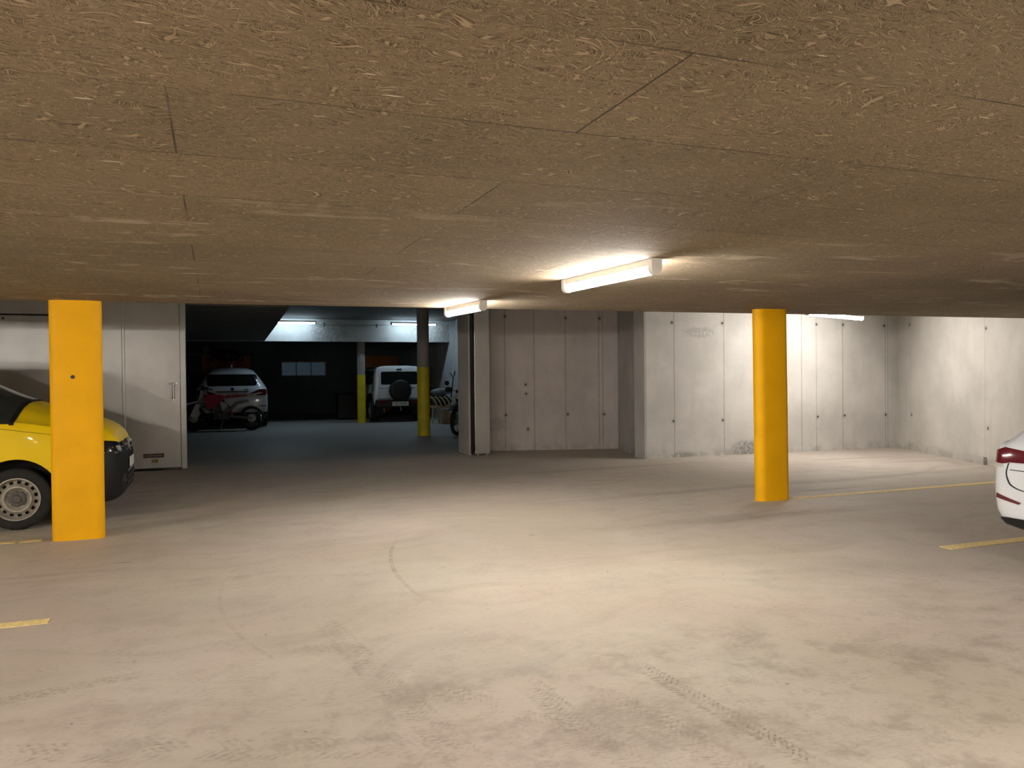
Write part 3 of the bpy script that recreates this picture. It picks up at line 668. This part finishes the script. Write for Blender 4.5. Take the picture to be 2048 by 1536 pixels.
for s, ry in ((-1, 'y'), (1, '-y')):
    decal(vbvh, [(-.85, 1.22), (-2.05, 1.24), (-2.05, 1.74), (-1.45, 1.76)], ry, .004, 'side_window', M['screen'], van)
    decal(vbvh, [(.46, .975), (.10, 1.03), (-.14, 1.07), (-.14, 1.066), (.10, 1.026), (.46, .971)], ry, .002, 'bonnet_seam', M['dark'], van, .004, .05)
    mr = MB().box(-.80, s * .955, 1.15, -.66, s * 1.13, 1.36, bev=.04).build('mirror', M['black'], van, 40)

# --- white car at the edge of the picture, tail to the aisle
suv = thing('white_car', 'white car with wide dark red tail lamps parked nose first by a yellow line', 'car', (5.745, 3.53, 0))
# own space: tail at x=0, nose to +x
sst = [(.00, .50, .55, .62, .66, .5, 0), (.012, .42, .78, .76, .84, .66, 0), (.05, .375, .885, .92, .98, .74, 0), (.14, .34, .915, .98, 1.07, .75, .0), (.30, .30, .922, .99, 1.20, .72, .01), (.52, .22, .925, .99, 1.36, .68, .02), (.80, .22, .925, .985, 1.46, .66, .03), (1.3, .21, .925, .97, 1.52, .65, .03),
       (2.1, .21, .925, .95, 1.51, .64, .03), (2.6, .21, .925, .94, 1.40, .66, .03), (3.05, .21, .925, .93, 1.10, .72, .03), (3.4, .21, .91, .91, 1.0, .72, .02), (3.95, .22, .88, .82, .90, .68, .02), (4.2, .25, .78, .70, .78, .58, 0), (4.27, .34, .62, .58, .62, .45, 0)]
sb = loft(sst)
sme = cut(sb, arch_cut(.82, .33, .385, .925) + arch_cut(3.45, .33, .385, .925), 'body'); sbv = bvh_of(sb.mesh('tmps'))
mk('body', sme, M['white'], suv, 35)
liner(suv, .82, .33, .38, .928); liner(suv, 3.45, .33, .38, .928)
for s in (-1, 1):
    wheel('wheel', suv, .82, s * .815, .325, .325, .21, s, 'alloy'); wheel('wheel', suv, 3.45, s * .815, .325, .325, .21, s, 'alloy')
clip(sme, [((.42, 0, 0), (1, 0, 0)), ((0, 0, .44), Vector((.30, 0, 1)).normalized())], .010, 'bumper_valance', M['black'], suv)['label'] = 'black lower edge of the rear bumper'
for s, ry in ((1, '-y'), (-1, 'y')):
    tl = decal(sbv, [(s * .50, .865), (s * .74, .86), (s * .80, .845), (s * .895, .85), (s * .90, .93), (s * .80, .97), (s * .50, .94)], 'x', .012, 'tail_lamp', M['red_lens'], suv, step=.03)
    decal(sbv, [(.06, .85), (.30, .88), (.32, .92), (.10, .94)], ry, .012, 'tail_lamp_side', M['red_lens'], tl, step=.03)
    decal(sbv, [(s * .79, .822), (s * .895, .818), (s * .895, .852), (s * .80, .847)], 'x', .010, 'reversing_lamp', M['clear_lens'], tl, step=.03)
    decal(sbv, [(s * .66, .545), (s * .86, .575), (s * .855, .61), (s * .64, .56)], 'x', .008, 'reflector', M['red_lens'], suv, step=.03)
    decal(sbv, [(.62, 1.0), (2.45, .98), (2.2, 1.36), (1.0, 1.40)], ry, .004, 'side_window', M['glass'], suv)
    seam = [(.76, .85), (.775, .78), (.76, .72), (.72, .675), (.60, .645), (.30, .63), (.0, .625)]
    seam = [(cat(seam[max(i - 1, 0)][0], seam[i][0], seam[i + 1][0], seam[min(i + 2, 6)][0], k / 4), cat(seam[max(i - 1, 0)][1], seam[i][1], seam[i + 1][1], seam[min(i + 2, 6)][1], k / 4)) for i in range(6) for k in range(4)] + [seam[-1]]
    q = [(s * a, b) for a, b in seam]; q2 = [(s * (a - .012), b + .006) for a, b in seam][::-1]
    decal(sbv, q + q2, 'x', .002, 'tailgate_seam', M['dark'], suv, .004, .05)
decal(sbv, [(-.74, .80), (.74, .80), (.74, .806), (-.74, .806)], 'x', .002, 'crease', M['dark'], suv, .003, .06)
decal(sbv, rrect(-.69, 1.03, .69, 1.36, .06), 'x', .005, 'rear_window', M['glass'], suv, step=.05)
plate_part(suv, Matrix.Translation((-.012, 0, .72)) @ Matrix.Rotation(-PI / 2, 4, 'Z') @ Matrix.Rotation(PI / 2, 4, 'X'), .50, .11, '', .07)

# --- white estate-shaped SUV beyond the gate, tail to the viewer
bz = FZ(23.6)
bmw = thing('white_car', 'white sport utility car with tail lamps seen behind the red and white motocross bike', 'car', (.47, 22.86, bz), PI / 2)
bst = [(.00, .44, .62, .66, .70, .5, 0), (.015, .36, .82, .82, .90, .64, 0), (.05, .32, .90, 1.00, 1.06, .72, 0), (.14, .28, .935, 1.07, 1.16, .74, 0), (.26, .25, .945, 1.08, 1.32, .70, .01), (.42, .24, .948, 1.08, 1.52, .64, .02), (.62, .24, .95, 1.075, 1.60, .61, .03), (1.2, .23, .95, 1.06, 1.66, .60, .03),
       (2.4, .23, .95, 1.05, 1.65, .60, .03), (2.9, .23, .95, 1.04, 1.45, .64, .03), (3.4, .23, .94, 1.02, 1.13, .72, .03), (4.2, .24, .90, .92, 1.0, .68, .02), (4.55, .28, .80, .78, .84, .58, 0), (4.65, .38, .62, .62, .68, .45, 0)]
bb = loft(bst); bme = cut(bb, arch_cut(.86, .36, .42, .95) + arch_cut(3.7, .36, .42, .95), 'body'); bbv = bvh_of(bb.mesh('tmpb'))
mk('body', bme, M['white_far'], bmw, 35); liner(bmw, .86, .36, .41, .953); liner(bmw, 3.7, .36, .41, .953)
for s in (-1, 1):
    wheel('wheel', bmw, .86, s * .83, .36, .36, .24, s, 'alloy'); wheel('wheel', bmw, 3.7, s * .83, .36, .36, .24, s, 'alloy')
    tl = decal(bbv, [(s * .42, .945), (s * .66, .90), (s * .86, .90), (s * .905, .955), (s * .88, 1.07), (s * .72, 1.075), (s * .60, 1.02)], 'x', .012, 'tail_lamp', M['red_lens'], bmw, step=.04)
    decal(bbv, [(s * .60, .955), (s * .82, .94), (s * .82, .97), (s * .62, .975)], 'x', .018, 'lamp_bar', M['red'], tl, step=.05)
    decal(bbv, [(s * .68, .60), (s * .88, .60), (s * .88, .625), (s * .68, .625)], 'x', .010, 'reflector', M['red_lens'], bmw, step=.05)
    MB().box(2.95, s * .96, 1.08, 3.12, s * 1.13, 1.23, bev=.04).build('mirror', M['black'], bmw, 40)
    MB().tube([(.75, s * .56, 1.665), (.85, s * .56, 1.70), (2.2, s * .56, 1.71), (2.5, s * .56, 1.66)], .018, 8).build('roof_rail', M['gloss'], bmw, 40)
decal(bbv, rrect(-.66, 1.17, .66, 1.49, .08), 'x', .006, 'rear_window', M['glass'], bmw, step=.05)
decal(bbv, [(-.42, 1.00), (.42, 1.00), (.42, 1.025), (-.42, 1.025)], 'x', .008, 'plate_recess', M['black'], bmw)
bd = decal(bbv, [(.042 * math.cos(a), 1.075 + .042 * math.sin(a)) for a in [2 * PI * k / 20 for k in range(20)]], 'x', .012, 'badge', M['gloss'], bmw, step=.03)
decal(bbv, [(-.30, 1.06), (-.42, 1.06), (-.42, 1.08), (-.30, 1.08)], 'x', .010, 'model_lettering', M['hub'], bmw); decal(bbv, [(.56, 1.085), (.66, 1.085), (.66, 1.10), (.56, 1.10)], 'x', .010, 'model_lettering', M['hub'], bmw)
clip(bme, [((.45, 0, 0), (1, 0, 0)), ((0, 0, .44), (0, 0, 1))], .012, 'bumper_valance', M['black'], bmw)
plate_part(bmw, Matrix.Translation((-.012, 0, .925)) @ Matrix.Rotation(-PI / 2, 4, 'Z') @ Matrix.Rotation(PI / 2, 4, 'X'), .50, .11, 'GR 35288', .085)
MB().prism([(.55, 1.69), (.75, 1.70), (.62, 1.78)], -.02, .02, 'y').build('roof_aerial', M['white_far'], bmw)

# --- boxy white off-roader with spare wheel
jz = FZ(23.9)
jim = thing('off_roader', 'boxy white off-roader with a black spare wheel on its tail door', 'car', (5.28, 23.48, jz), PI / 2)
jst = [(.00, .50, .72, 1.02, 1.56, .62, 0), (.02, .46, .755, 1.05, 1.66, .69, .01), (.08, .44, .775, 1.06, 1.69, .70, .015), (.4, .42, .78, 1.06, 1.70, .70, .02), (1.6, .42, .78, 1.06, 1.70, .70, .02), (2.0, .42, .78, 1.06, 1.66, .69, .02), (2.15, .42, .78, 1.06, 1.40, .72, .02), (2.28, .42, .78, 1.05, 1.14, .74, .02),
       (2.4, .42, .77, 1.03, 1.10, .74, .01), (3.1, .42, .76, 1.0, 1.06, .73, .01), (3.2, .45, .74, .97, 1.02, .70, 0), (3.22, .52, .68, .9, .95, .62, 0)]
jb = loft(jst); jme = cut(jb, arch_cut(.55, .36, .45, .79, .34) + arch_cut(2.8, .36, .45, .79, .34), 'body'); jbv = bvh_of(jb.mesh('tmpj'))
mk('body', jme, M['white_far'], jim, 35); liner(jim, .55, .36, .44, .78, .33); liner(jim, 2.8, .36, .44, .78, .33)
for s, ry in ((-1, 'y'), (1, '-y')):
    wheel('wheel', jim, .55, s * .70, .345, .345, .20, s, 'alloy'); wheel('wheel', jim, 2.8, s * .70, .345, .345, .20, s, 'alloy')
    for xa in (.55, 2.8):
        fa = MB(); pts = [(xa + .47 * math.cos(a), s * .80, .36 + .47 * math.sin(a)) for a in [-.1 + (PI + .2) * k / 14 for k in range(15)]]
        fa.tube(pts, .055, 8).build('fender_flare', M['black'], jim, 40)
    decal(jbv, [(.30, 1.14), (1.95, 1.14), (1.80, 1.56), (.30, 1.56)], ry, .006, 'side_window', M['glass'], jim)
    MB().box(.05, s * .70, 1.64, 2.0, s * .745, 1.675).build('drip_rail', M['black'], jim)
    MB().box(-.135, s * .40 if s > 0 else s * .64, .56, -.12, s * .64 if s > 0 else s * .40, .65, bev=.006).build('tail_lamp', M['red_lens'], jim)
    MB().box(1.98, s * .80, 1.12, 2.12, s * .97, 1.30, bev=.04).build('mirror', M['black'], jim, 40)
MB().box(-.13, -.74, .44, .16, .74, .68, bev=.04).build('rear_bumper', M['black'], jim, 40)
decal(jbv, rrect(-.56, 1.14, .56, 1.53, .05), 'x', .008, 'rear_window', M['glass'], jim)
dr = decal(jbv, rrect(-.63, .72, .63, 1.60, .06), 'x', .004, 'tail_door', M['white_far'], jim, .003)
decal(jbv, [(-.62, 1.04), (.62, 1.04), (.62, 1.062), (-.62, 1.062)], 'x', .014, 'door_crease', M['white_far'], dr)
decal(jbv, [(-.66, .70), (.66, .70), (.66, .715), (-.66, .715)], 'x', .010, 'door_gap', M['dark'], dr)
for zz in (.84, 1.22): MB().box(-.035, -.66, zz, .02, -.60, zz + .08, bev=.008).build('hinge', M['gloss'], dr)
MB().box(-.03, -.08, 1.585, .01, .08, 1.62, bev=.008).build('brake_light', M['gloss'], jim)
spw = MB().lathe([(.33, .20), (.335, .08), (.325, .02), (.29, -.012), (.22, -.02), (.01, -.024)], 48, Matrix.Translation((-.23, 0, .96)) @ Matrix.Rotation(-PI / 2, 4, 'Z')).build('spare_wheel', M['black'], jim, 40)
plate_part(jim, Matrix.Translation((-.145, 0, .555)) @ Matrix.Rotation(-PI / 2, 4, 'Z') @ Matrix.Rotation(PI / 2, 4, 'X'), .50, .125, 'GR 142080', .09)
MB().tube([(-.12, .0, .46), (-.20, .0, .40), (-.22, .0, .34)], .016, 8).build('tow_hook', M['frame'], jim)
MB().tube([(.10, .45, .42), (.06, .45, .30)], .022, 8).build('exhaust_pipe', M['frame'], jim)

# --- motorcycles, nose to +x, origin on the ground under the middle
def spoked(name, parent, x, z, R, wd):
    Mx = Matrix.Translation((x, 0, z)); h = wd / 2
    w = MB().lathe([(R * .80, -h * .7), (R * .90, -h), (R * .97, -h * .8), (R, -h * .3), (R, h * .3), (R * .97, h * .8), (R * .90, h), (R * .80, h * .7)], 72, Mx, mod=lambda i, k: (-.013 if k % 3 == 0 else 0) if 2 <= i <= 5 else 0).build(name, M['rubber'], parent, 40)
    MB().lathe([(R * .83, -h * .5), (R * .76, -h * .55), (R * .76, h * .55), (R * .83, h * .5)], 40, Mx).build('rim', M['gloss'], w, 40)
    s = MB()
    for k in range(16):
        a = 2 * PI * k / 16; sd = -1 if k % 2 else 1
        s.tube([(x + .03 * math.cos(a), sd * .035, z + .03 * math.sin(a)), (x + R * .78 * math.cos(a + .2), 0, z + R * .78 * math.sin(a + .2))], .0025, 4)
    s.tube([(x, -.06, z), (x, .06, z)], .032, 12).build('hub', M['frame'], w, 40)
    MB().tube([(x, -.075, z), (x, -.068, z)], .11, 24).build('brake_disc', M['frame'], w, 40)
    return w
def motorbike(o, plast, plast2, plate_m, seat_m, fork_m, road=False):
    spoked('wheel', o, .74, .345, .345, .085); spoked('wheel', o, -.74, .330, .330, .12)
    for s in (-1, 1):
        MB().tube([(.74, s * .085, .345), (.58, s * .085, .70)], .030, 10).build('fork_leg', fork_m, o, 40)
        MB().tube([(.58, s * .085, .70), (.42, s * .085, 1.06)], .024, 10).build('fork_tube', M['frame'], o, 40)
    MB().box(.40, -.12, .98, .50, .12, 1.02, bev=.01).box(.45, -.11, .84, .55, .11, .875, bev=.01).build('fork_clamp', M['frame'], o)
    hb = MB().tube([(.30, -.40, 1.13), (.38, -.30, 1.14), (.42, -.12, 1.08), (.42, .12, 1.08), (.38, .30, 1.14), (.30, .40, 1.13)], .014, 8).build('handlebar', M['frame'], o, 40)
    for s in (-1, 1):
        MB().tube([(.30, s * .40, 1.13), (.345, s * .32, 1.138)], .02, 8).build('grip', M['seat'], hb, 40)
        MB().prism([(.42, 1.06), (.50, 1.09), (.50, 1.19), (.40, 1.20)], s * .26, s * .42, 'y').build('hand_guard', M['black'], hb)
    MB().tube([(.44, 0, .98), (.30, 0, .62), (.20, 0, .34), (-.18, 0, .30), (-.22, 0, .55), (-.10, 0, .80), (.40, 0, .90)], .026, 8).build('frame', M['black'], o, 40)
    MB().tube([(-.10, 0, .80), (-.55, .05, .86)], .016, 8).tube([(-.22, 0, .55), (-.50, 0, .82)], .014, 8).build('subframe', M['frame'], o, 40)
    MB().box(-.16, -.13, .30, .22, .13, .52, bev=.04).prism([(.02, .50), (.20, .50), (.24, .74), (.06, .76)], -.09, .09, 'y').build('engine', M['hub'], o, 40)
    for s in (-1, 1): MB().tube([(-.18, s * .07, .40), (-.74, s * .075, .33)], [.032, .022], 8).build('swing_arm', M['frame'], o, 40)
    MB().tube([(-.16, 0, .72), (-.24, 0, .40)], .035, 10).build('shock_absorber', M['red'], o, 40)
    MB().tube([(.16, .11, .64), (.26, .14, .50), (.05, .16, .42), (-.20, .15, .58), (-.34, .14, .72), (-.68, .14, .80)], [.018, .02, .02, .025, .045, .04], 10).build('exhaust_pipe', M['frame'], o, 40)
    MB().prism([(.40, .98), (.05, .97), (-.06, .86), (.20, .70), (.34, .72)], -.12, .12, 'y').build('fuel_tank', plast, o, 40)
    for s in (-1, 1): MB().prism([(.46, .92), (.20, .95), (.02, .84), (.18, .62), (.36, .58)], s * .12, s * .16, 'y').build('shroud', plast, o)
    for s in (-1, 1): MB().prism([(-.02, .86), (-.60, .92), (-.52, .74), (-.20, .64)], s * .10, s * .125, 'y').build('side_panel', plate_m, o)
    MB().prism([(.22, .985), (-.10, .935), (-.62, .975), (-.66, .93), (-.10, .87), (.20, .92)], -.10, .10, 'y').build('seat', seat_m, o, 40)
    MB().prism([(-.55, .95), (-.98, 1.03), (-1.02, 1.0), (-.60, .89)], -.085, .085, 'y').build('rear_fender', plast2, o)
    MB().prism([(.36, .80), (.60, .82), (.95, .74), (1.12, .66), (1.10, .64), (.92, .70), (.60, .785), (.36, .77)], -.065, .065, 'y').build('front_fender', plast2, o)
    MB().prism([(.50, .82), (.58, .84), (.54, 1.13), (.46, 1.12)], -.10, .10, 'y').build('front_plate', plast2, o)
    for s in (-1, 1): MB().prism([(.60, .40), (.72, .35), (.80, .42), (.66, .74), (.56, .72)], s * .115, s * .135, 'y').build('fork_guard', plate_m, o)
    MB().tube([(-.02, .13, .30), (.04, .22, .02)], .012, 8).build('side_stand', M['frame'], o, 40)
    if road:
        MB().lathe([(.09, .06), (.088, -.02), (.06, -.05), (.01, -.06)], 24, Matrix.Translation((.60, 0, .98)) @ Matrix.Rotation(-PI / 2, 4, 'Z') @ Matrix.Rotation(PI, 4, 'Z')).build('headlight', M['clear_lens'], o, 40)
        for s in (-1, 1):
            mm = MB().tube([(.36, s * .32, 1.14), (.38, s * .42, 1.26)], .007, 6).build('mirror_stalk', M['black'], o)
            MB().lathe([(.06, .02), (.06, -.005), (.01, -.015)], 20, Matrix.Translation((.385, s * .43, 1.30)) @ Matrix.Rotation(PI / 2, 4, 'Z')).build('mirror', M['black'], mm, 40)
            MB().tube([(.46, s * .12, .95), (.48, s * .22, .95)], .02, 10).build('indicator', M['clear_lens'], o, 40)
mx = thing('motocross_bike', 'red and white motocross bike leaning in front of the white car beyond the gate', 'motorcycle', (.20, 22.36, FZ(22.3)), PI - .10)
motorbike(mx, M['red'], M['whiteplastic'], M['whiteplastic'], M['red'], M['alloy'])
mx.rotation_euler.x = math.radians(3)
mx2 = thing('motorcycle', 'black motorcycle mostly hidden behind the concrete jamb of the gate opening', 'motorcycle', (6.14, 19.25, FZ(19.0)), PI + .85)
motorbike(mx2, M['gloss'], M['black'], M['black'], M['seat'], M['black'], True)

# ------------------------------------------------------------------ things in the far room
for (x, zb, zt, w_, lab) in ((.40, .25, 2.32, 1.56, 'orange board on the far wall behind the white car and the motocross bike'), (5.62, .25, 2.32, 1.34, 'orange board on the far wall behind the boxy off-roader')):
    o = thing('board_panel', lab, 'panel', (x, 28.22, zb), 0, 'orange boards on the far wall')
    for k in range(3): MB().box(-w_ / 2 + w_ * k / 3 + .004, -.03, 0, -w_ / 2 + w_ * (k + 1) / 3 - .004, .03, zt - zb, bev=.004).build('board', M['orange'], o)
    MB().box(-w_ / 2, .03, .3, w_ / 2, .07, .36).box(-w_ / 2, .03, zt - zb - .3, w_ / 2, .07, zt - zb - .24).build('batten', M['tan_wood'], o)
rb = thing('roof_box', 'black roof box hung high on the orange board above the white car', 'roof box', (.42, 27.62, 2.10), 0)
MB().lathe([(.02, -.62), (.15, -.60), (.19, -.50), (.205, 0), (.19, .45), (.14, .50), (.02, .50)], 32, Matrix.Translation((0, 0, .205)) @ Matrix.Diagonal((2.0, .8, 1, 1))).build('shell', M['gloss'], rb, 50)
MB().box(-.40, -.42, .195, .40, .40, .215).build('lid_seam', M['black'], rb)
for s in (-1, 1): MB().box(s * .46 - .05, -.30, .02, s * .46 + .05, .48, .06).tube([(s * .46, -.28, .04), (s * .46, -.30, .20), (s * .40, -.30, .24)], .03, 8).build('wall_bracket', M['black'], rb)
MB().tube([(.30, -.44, .29), (.36, -.44, .29)], .015, 8).build('lock', M['chrome'], rb, 40)
bu = tag(MB().lathe([(.02, -.2), (.12, -.19), (.15, 0), (.12, .19), (.02, .2)], 20, Matrix.Translation((0, 0, .15))).build('bundle', M['bluecloth'], None, 50), 'blue grey bundle on the wall shelf beside the black roof box', 'bundle'); bu.location = (-.24, 27.95, 2.37)
sf = thing('wall_shelf', 'dark shelf high on the far wall carrying a blue grey bundle', 'shelf', (-.95, 27.98, 2.32))
MB().box(-1.2, -.24, 0, .85, .20, .04, bev=.006).build('board', M['tan_wood'], sf)
for x in (-1.0, -.1, .8): MB().prism([(.20, 0), (-.2, 0), (.20, -.3)], x - .02, x + .02, 'x').build('bracket', M['frame'], sf)
bn = thing('storage_bin', 'dark lidded bin standing beside the thinner round column', 'bin', (3.95, 25.2, FZ(25.2)))
MB().prism([(-.30, -.26), (.30, -.26), (.30, .26), (-.30, .26)], .06, .78).build('tub', M['black'], bn); MB().box(-.33, -.30, .78, .33, .30, .84, bev=.02).build('lid', M['black'], bn)
MB().tube([(-.22, .26, .08), (.22, .26, .08)], .08, 16).build('wheel', M['rubber'], bn, 40)
# heap by the side wall
wr = thing('slatted_rack', 'pale slatted wooden rack heaped against the side wall by the thicker column', 'rack', (6.27, 22.45, FZ(22.45)))
for k in range(5):
    x = -.22 + k * .135
    MB().tube([(x - .10, -.12, .80), (x - .04, -.15, .76), (x + .03, -.17, .66), (x + .08, -.19, .54)], [.022, .026, .026, .020], 8).build('slat', M['pale_wood'], wr, 50)
MB().box(-.26, .0, .46, .44, .05, .51).box(-.26, .25, .48, .44, .30, .53).build('rail', M['pale_wood'], wr)
for x in (-.26, -.04, .39):
    MB().tube([(x, -.02, .0), (x + .02, -.03, .25), (x + .05, -.02, .50)], .022, 8).build('leg', M['pale_wood'], wr, 50)
ct = thing('wooden_crate', 'tan boarded crate standing under the pale slatted rack', 'crate', (6.37, 22.19, FZ(22.2)))
for k in range(2): MB().box(-.12 + k * .13, -.06, 0, .0 + k * .13, -.035, .44, bev=.004).build('board', M['tan_wood'], ct)
MB().box(-.12, -.04, .0, .14, .12, .40).build('body', M['tan_wood'], ct)
def blob(seed, n=14, m=9, sx=.3, sy=.2, sz=.16):
    rnd = random.Random(seed); v = []; f = []
    for i in range(m + 1):
        for k in range(n):
            a = PI * i / m; b = 2 * PI * k / n; q = 1 + rnd.uniform(-.16, .16) * (0 < i < m)
            v.append((sx * q * math.sin(a) * math.cos(b), sy * q * math.sin(a) * math.sin(b), sz * q * math.cos(a)))
    for i in range(m):
        for k in range(n): f.append((i * n + k, i * n + (k + 1) % n, (i + 1) * n + (k + 1) % n, (i + 1) * n + k))
    return MB().add(v, f)
b1 = tag(blob(3, sx=.26, sy=.16, sz=.15).build('bag', M['cloth'], None, 60), 'dark navy bag slumped on the pale slatted rack', 'bag'); b1.location = (6.36, 22.50, FZ(22.5) + .68)
b2 = tag(blob(5, sx=.30, sy=.15, sz=.10).build('blanket', M['greycloth'], None, 60), 'grey crumpled blanket on top of the dark navy bag', 'blanket'); b2.location = (6.34, 22.56, FZ(22.5) + .94)
gc = thing('plastic_crate', 'small green plastic crate on the floor between rack and black motorcycle', 'crate', (6.65, 21.97, FZ(22.0)))
MB().prism([(-.13, -.15), (.13, -.15), (.13, .15), (-.13, .15)], 0, .30).build('tub', M['green'], gc); MB().box(-.145, -.165, .28, .145, .165, .315, bev=.008).build('rim', M['green'], gc)
pole = thing('forked_pole', 'tall dark pole with a forked top leaning on the pale side wall', 'pole', (6.55, 22.55, FZ(22.5)))
MB().tube([(0, 0, 0), (.10, .02, .7), (.185, .05, 1.36)], .016, 8).build('shaft', M['black'], pole, 40)
MB().tube([(.08, .05, 1.50), (.15, .05, 1.42), (.185, .05, 1.34), (.215, .05, 1.42), (.24, .05, 1.55)], [.012, .014, .016, .016, .016], 8).build('fork', M['black'], pole, 40)

# ------------------------------------------------------------------ camera, world, render look
F, YAW, ROLL, PITCH = 1560.0, math.radians(20.9), .0100, -.0120
f = Vector((math.sin(YAW) * math.cos(PITCH), math.cos(YAW) * math.cos(PITCH), math.sin(PITCH)))
r0 = Vector((math.cos(YAW), -math.sin(YAW), 0)); u0 = r0.cross(f)
r = r0 * math.cos(ROLL) - u0 * math.sin(ROLL); u = r.cross(f)
cam = bpy.data.cameras.new('camera'); co = bpy.data.objects.new('camera', cam); COL.objects.link(co)
cam.sensor_width = 36; cam.lens = F / 2048 * 36; cam.clip_start = .05
co.matrix_world = Matrix(((r.x, u.x, -f.x, 0), (r.y, u.y, -f.y, 0), (r.z, u.z, -f.z, 1.58), (0, 0, 0, 1)))
sc = bpy.context.scene; sc.camera = co
wd_ = bpy.data.worlds.new('world'); sc.world = wd_; wd_.use_nodes = True
wd_.node_tree.nodes['Background'].inputs[0].default_value = (.5, .6, .7, 1); wd_.node_tree.nodes['Background'].inputs[1].default_value = .02
vs = sc.view_settings; vs.view_transform = 'Standard'; vs.look = 'None'; vs.gamma = 1.0; vs.use_curve_mapping = False; vs.exposure = 1.4
sc.cycles.use_denoising = True; sc.cycles.use_adaptive_sampling = True; sc.cycles.adaptive_threshold = .02; sc.cycles.use_light_tree = False; sc.cycles.max_bounces = 6; sc.cycles.diffuse_bounces = 4; sc.cycles.sample_clamp_indirect = 6
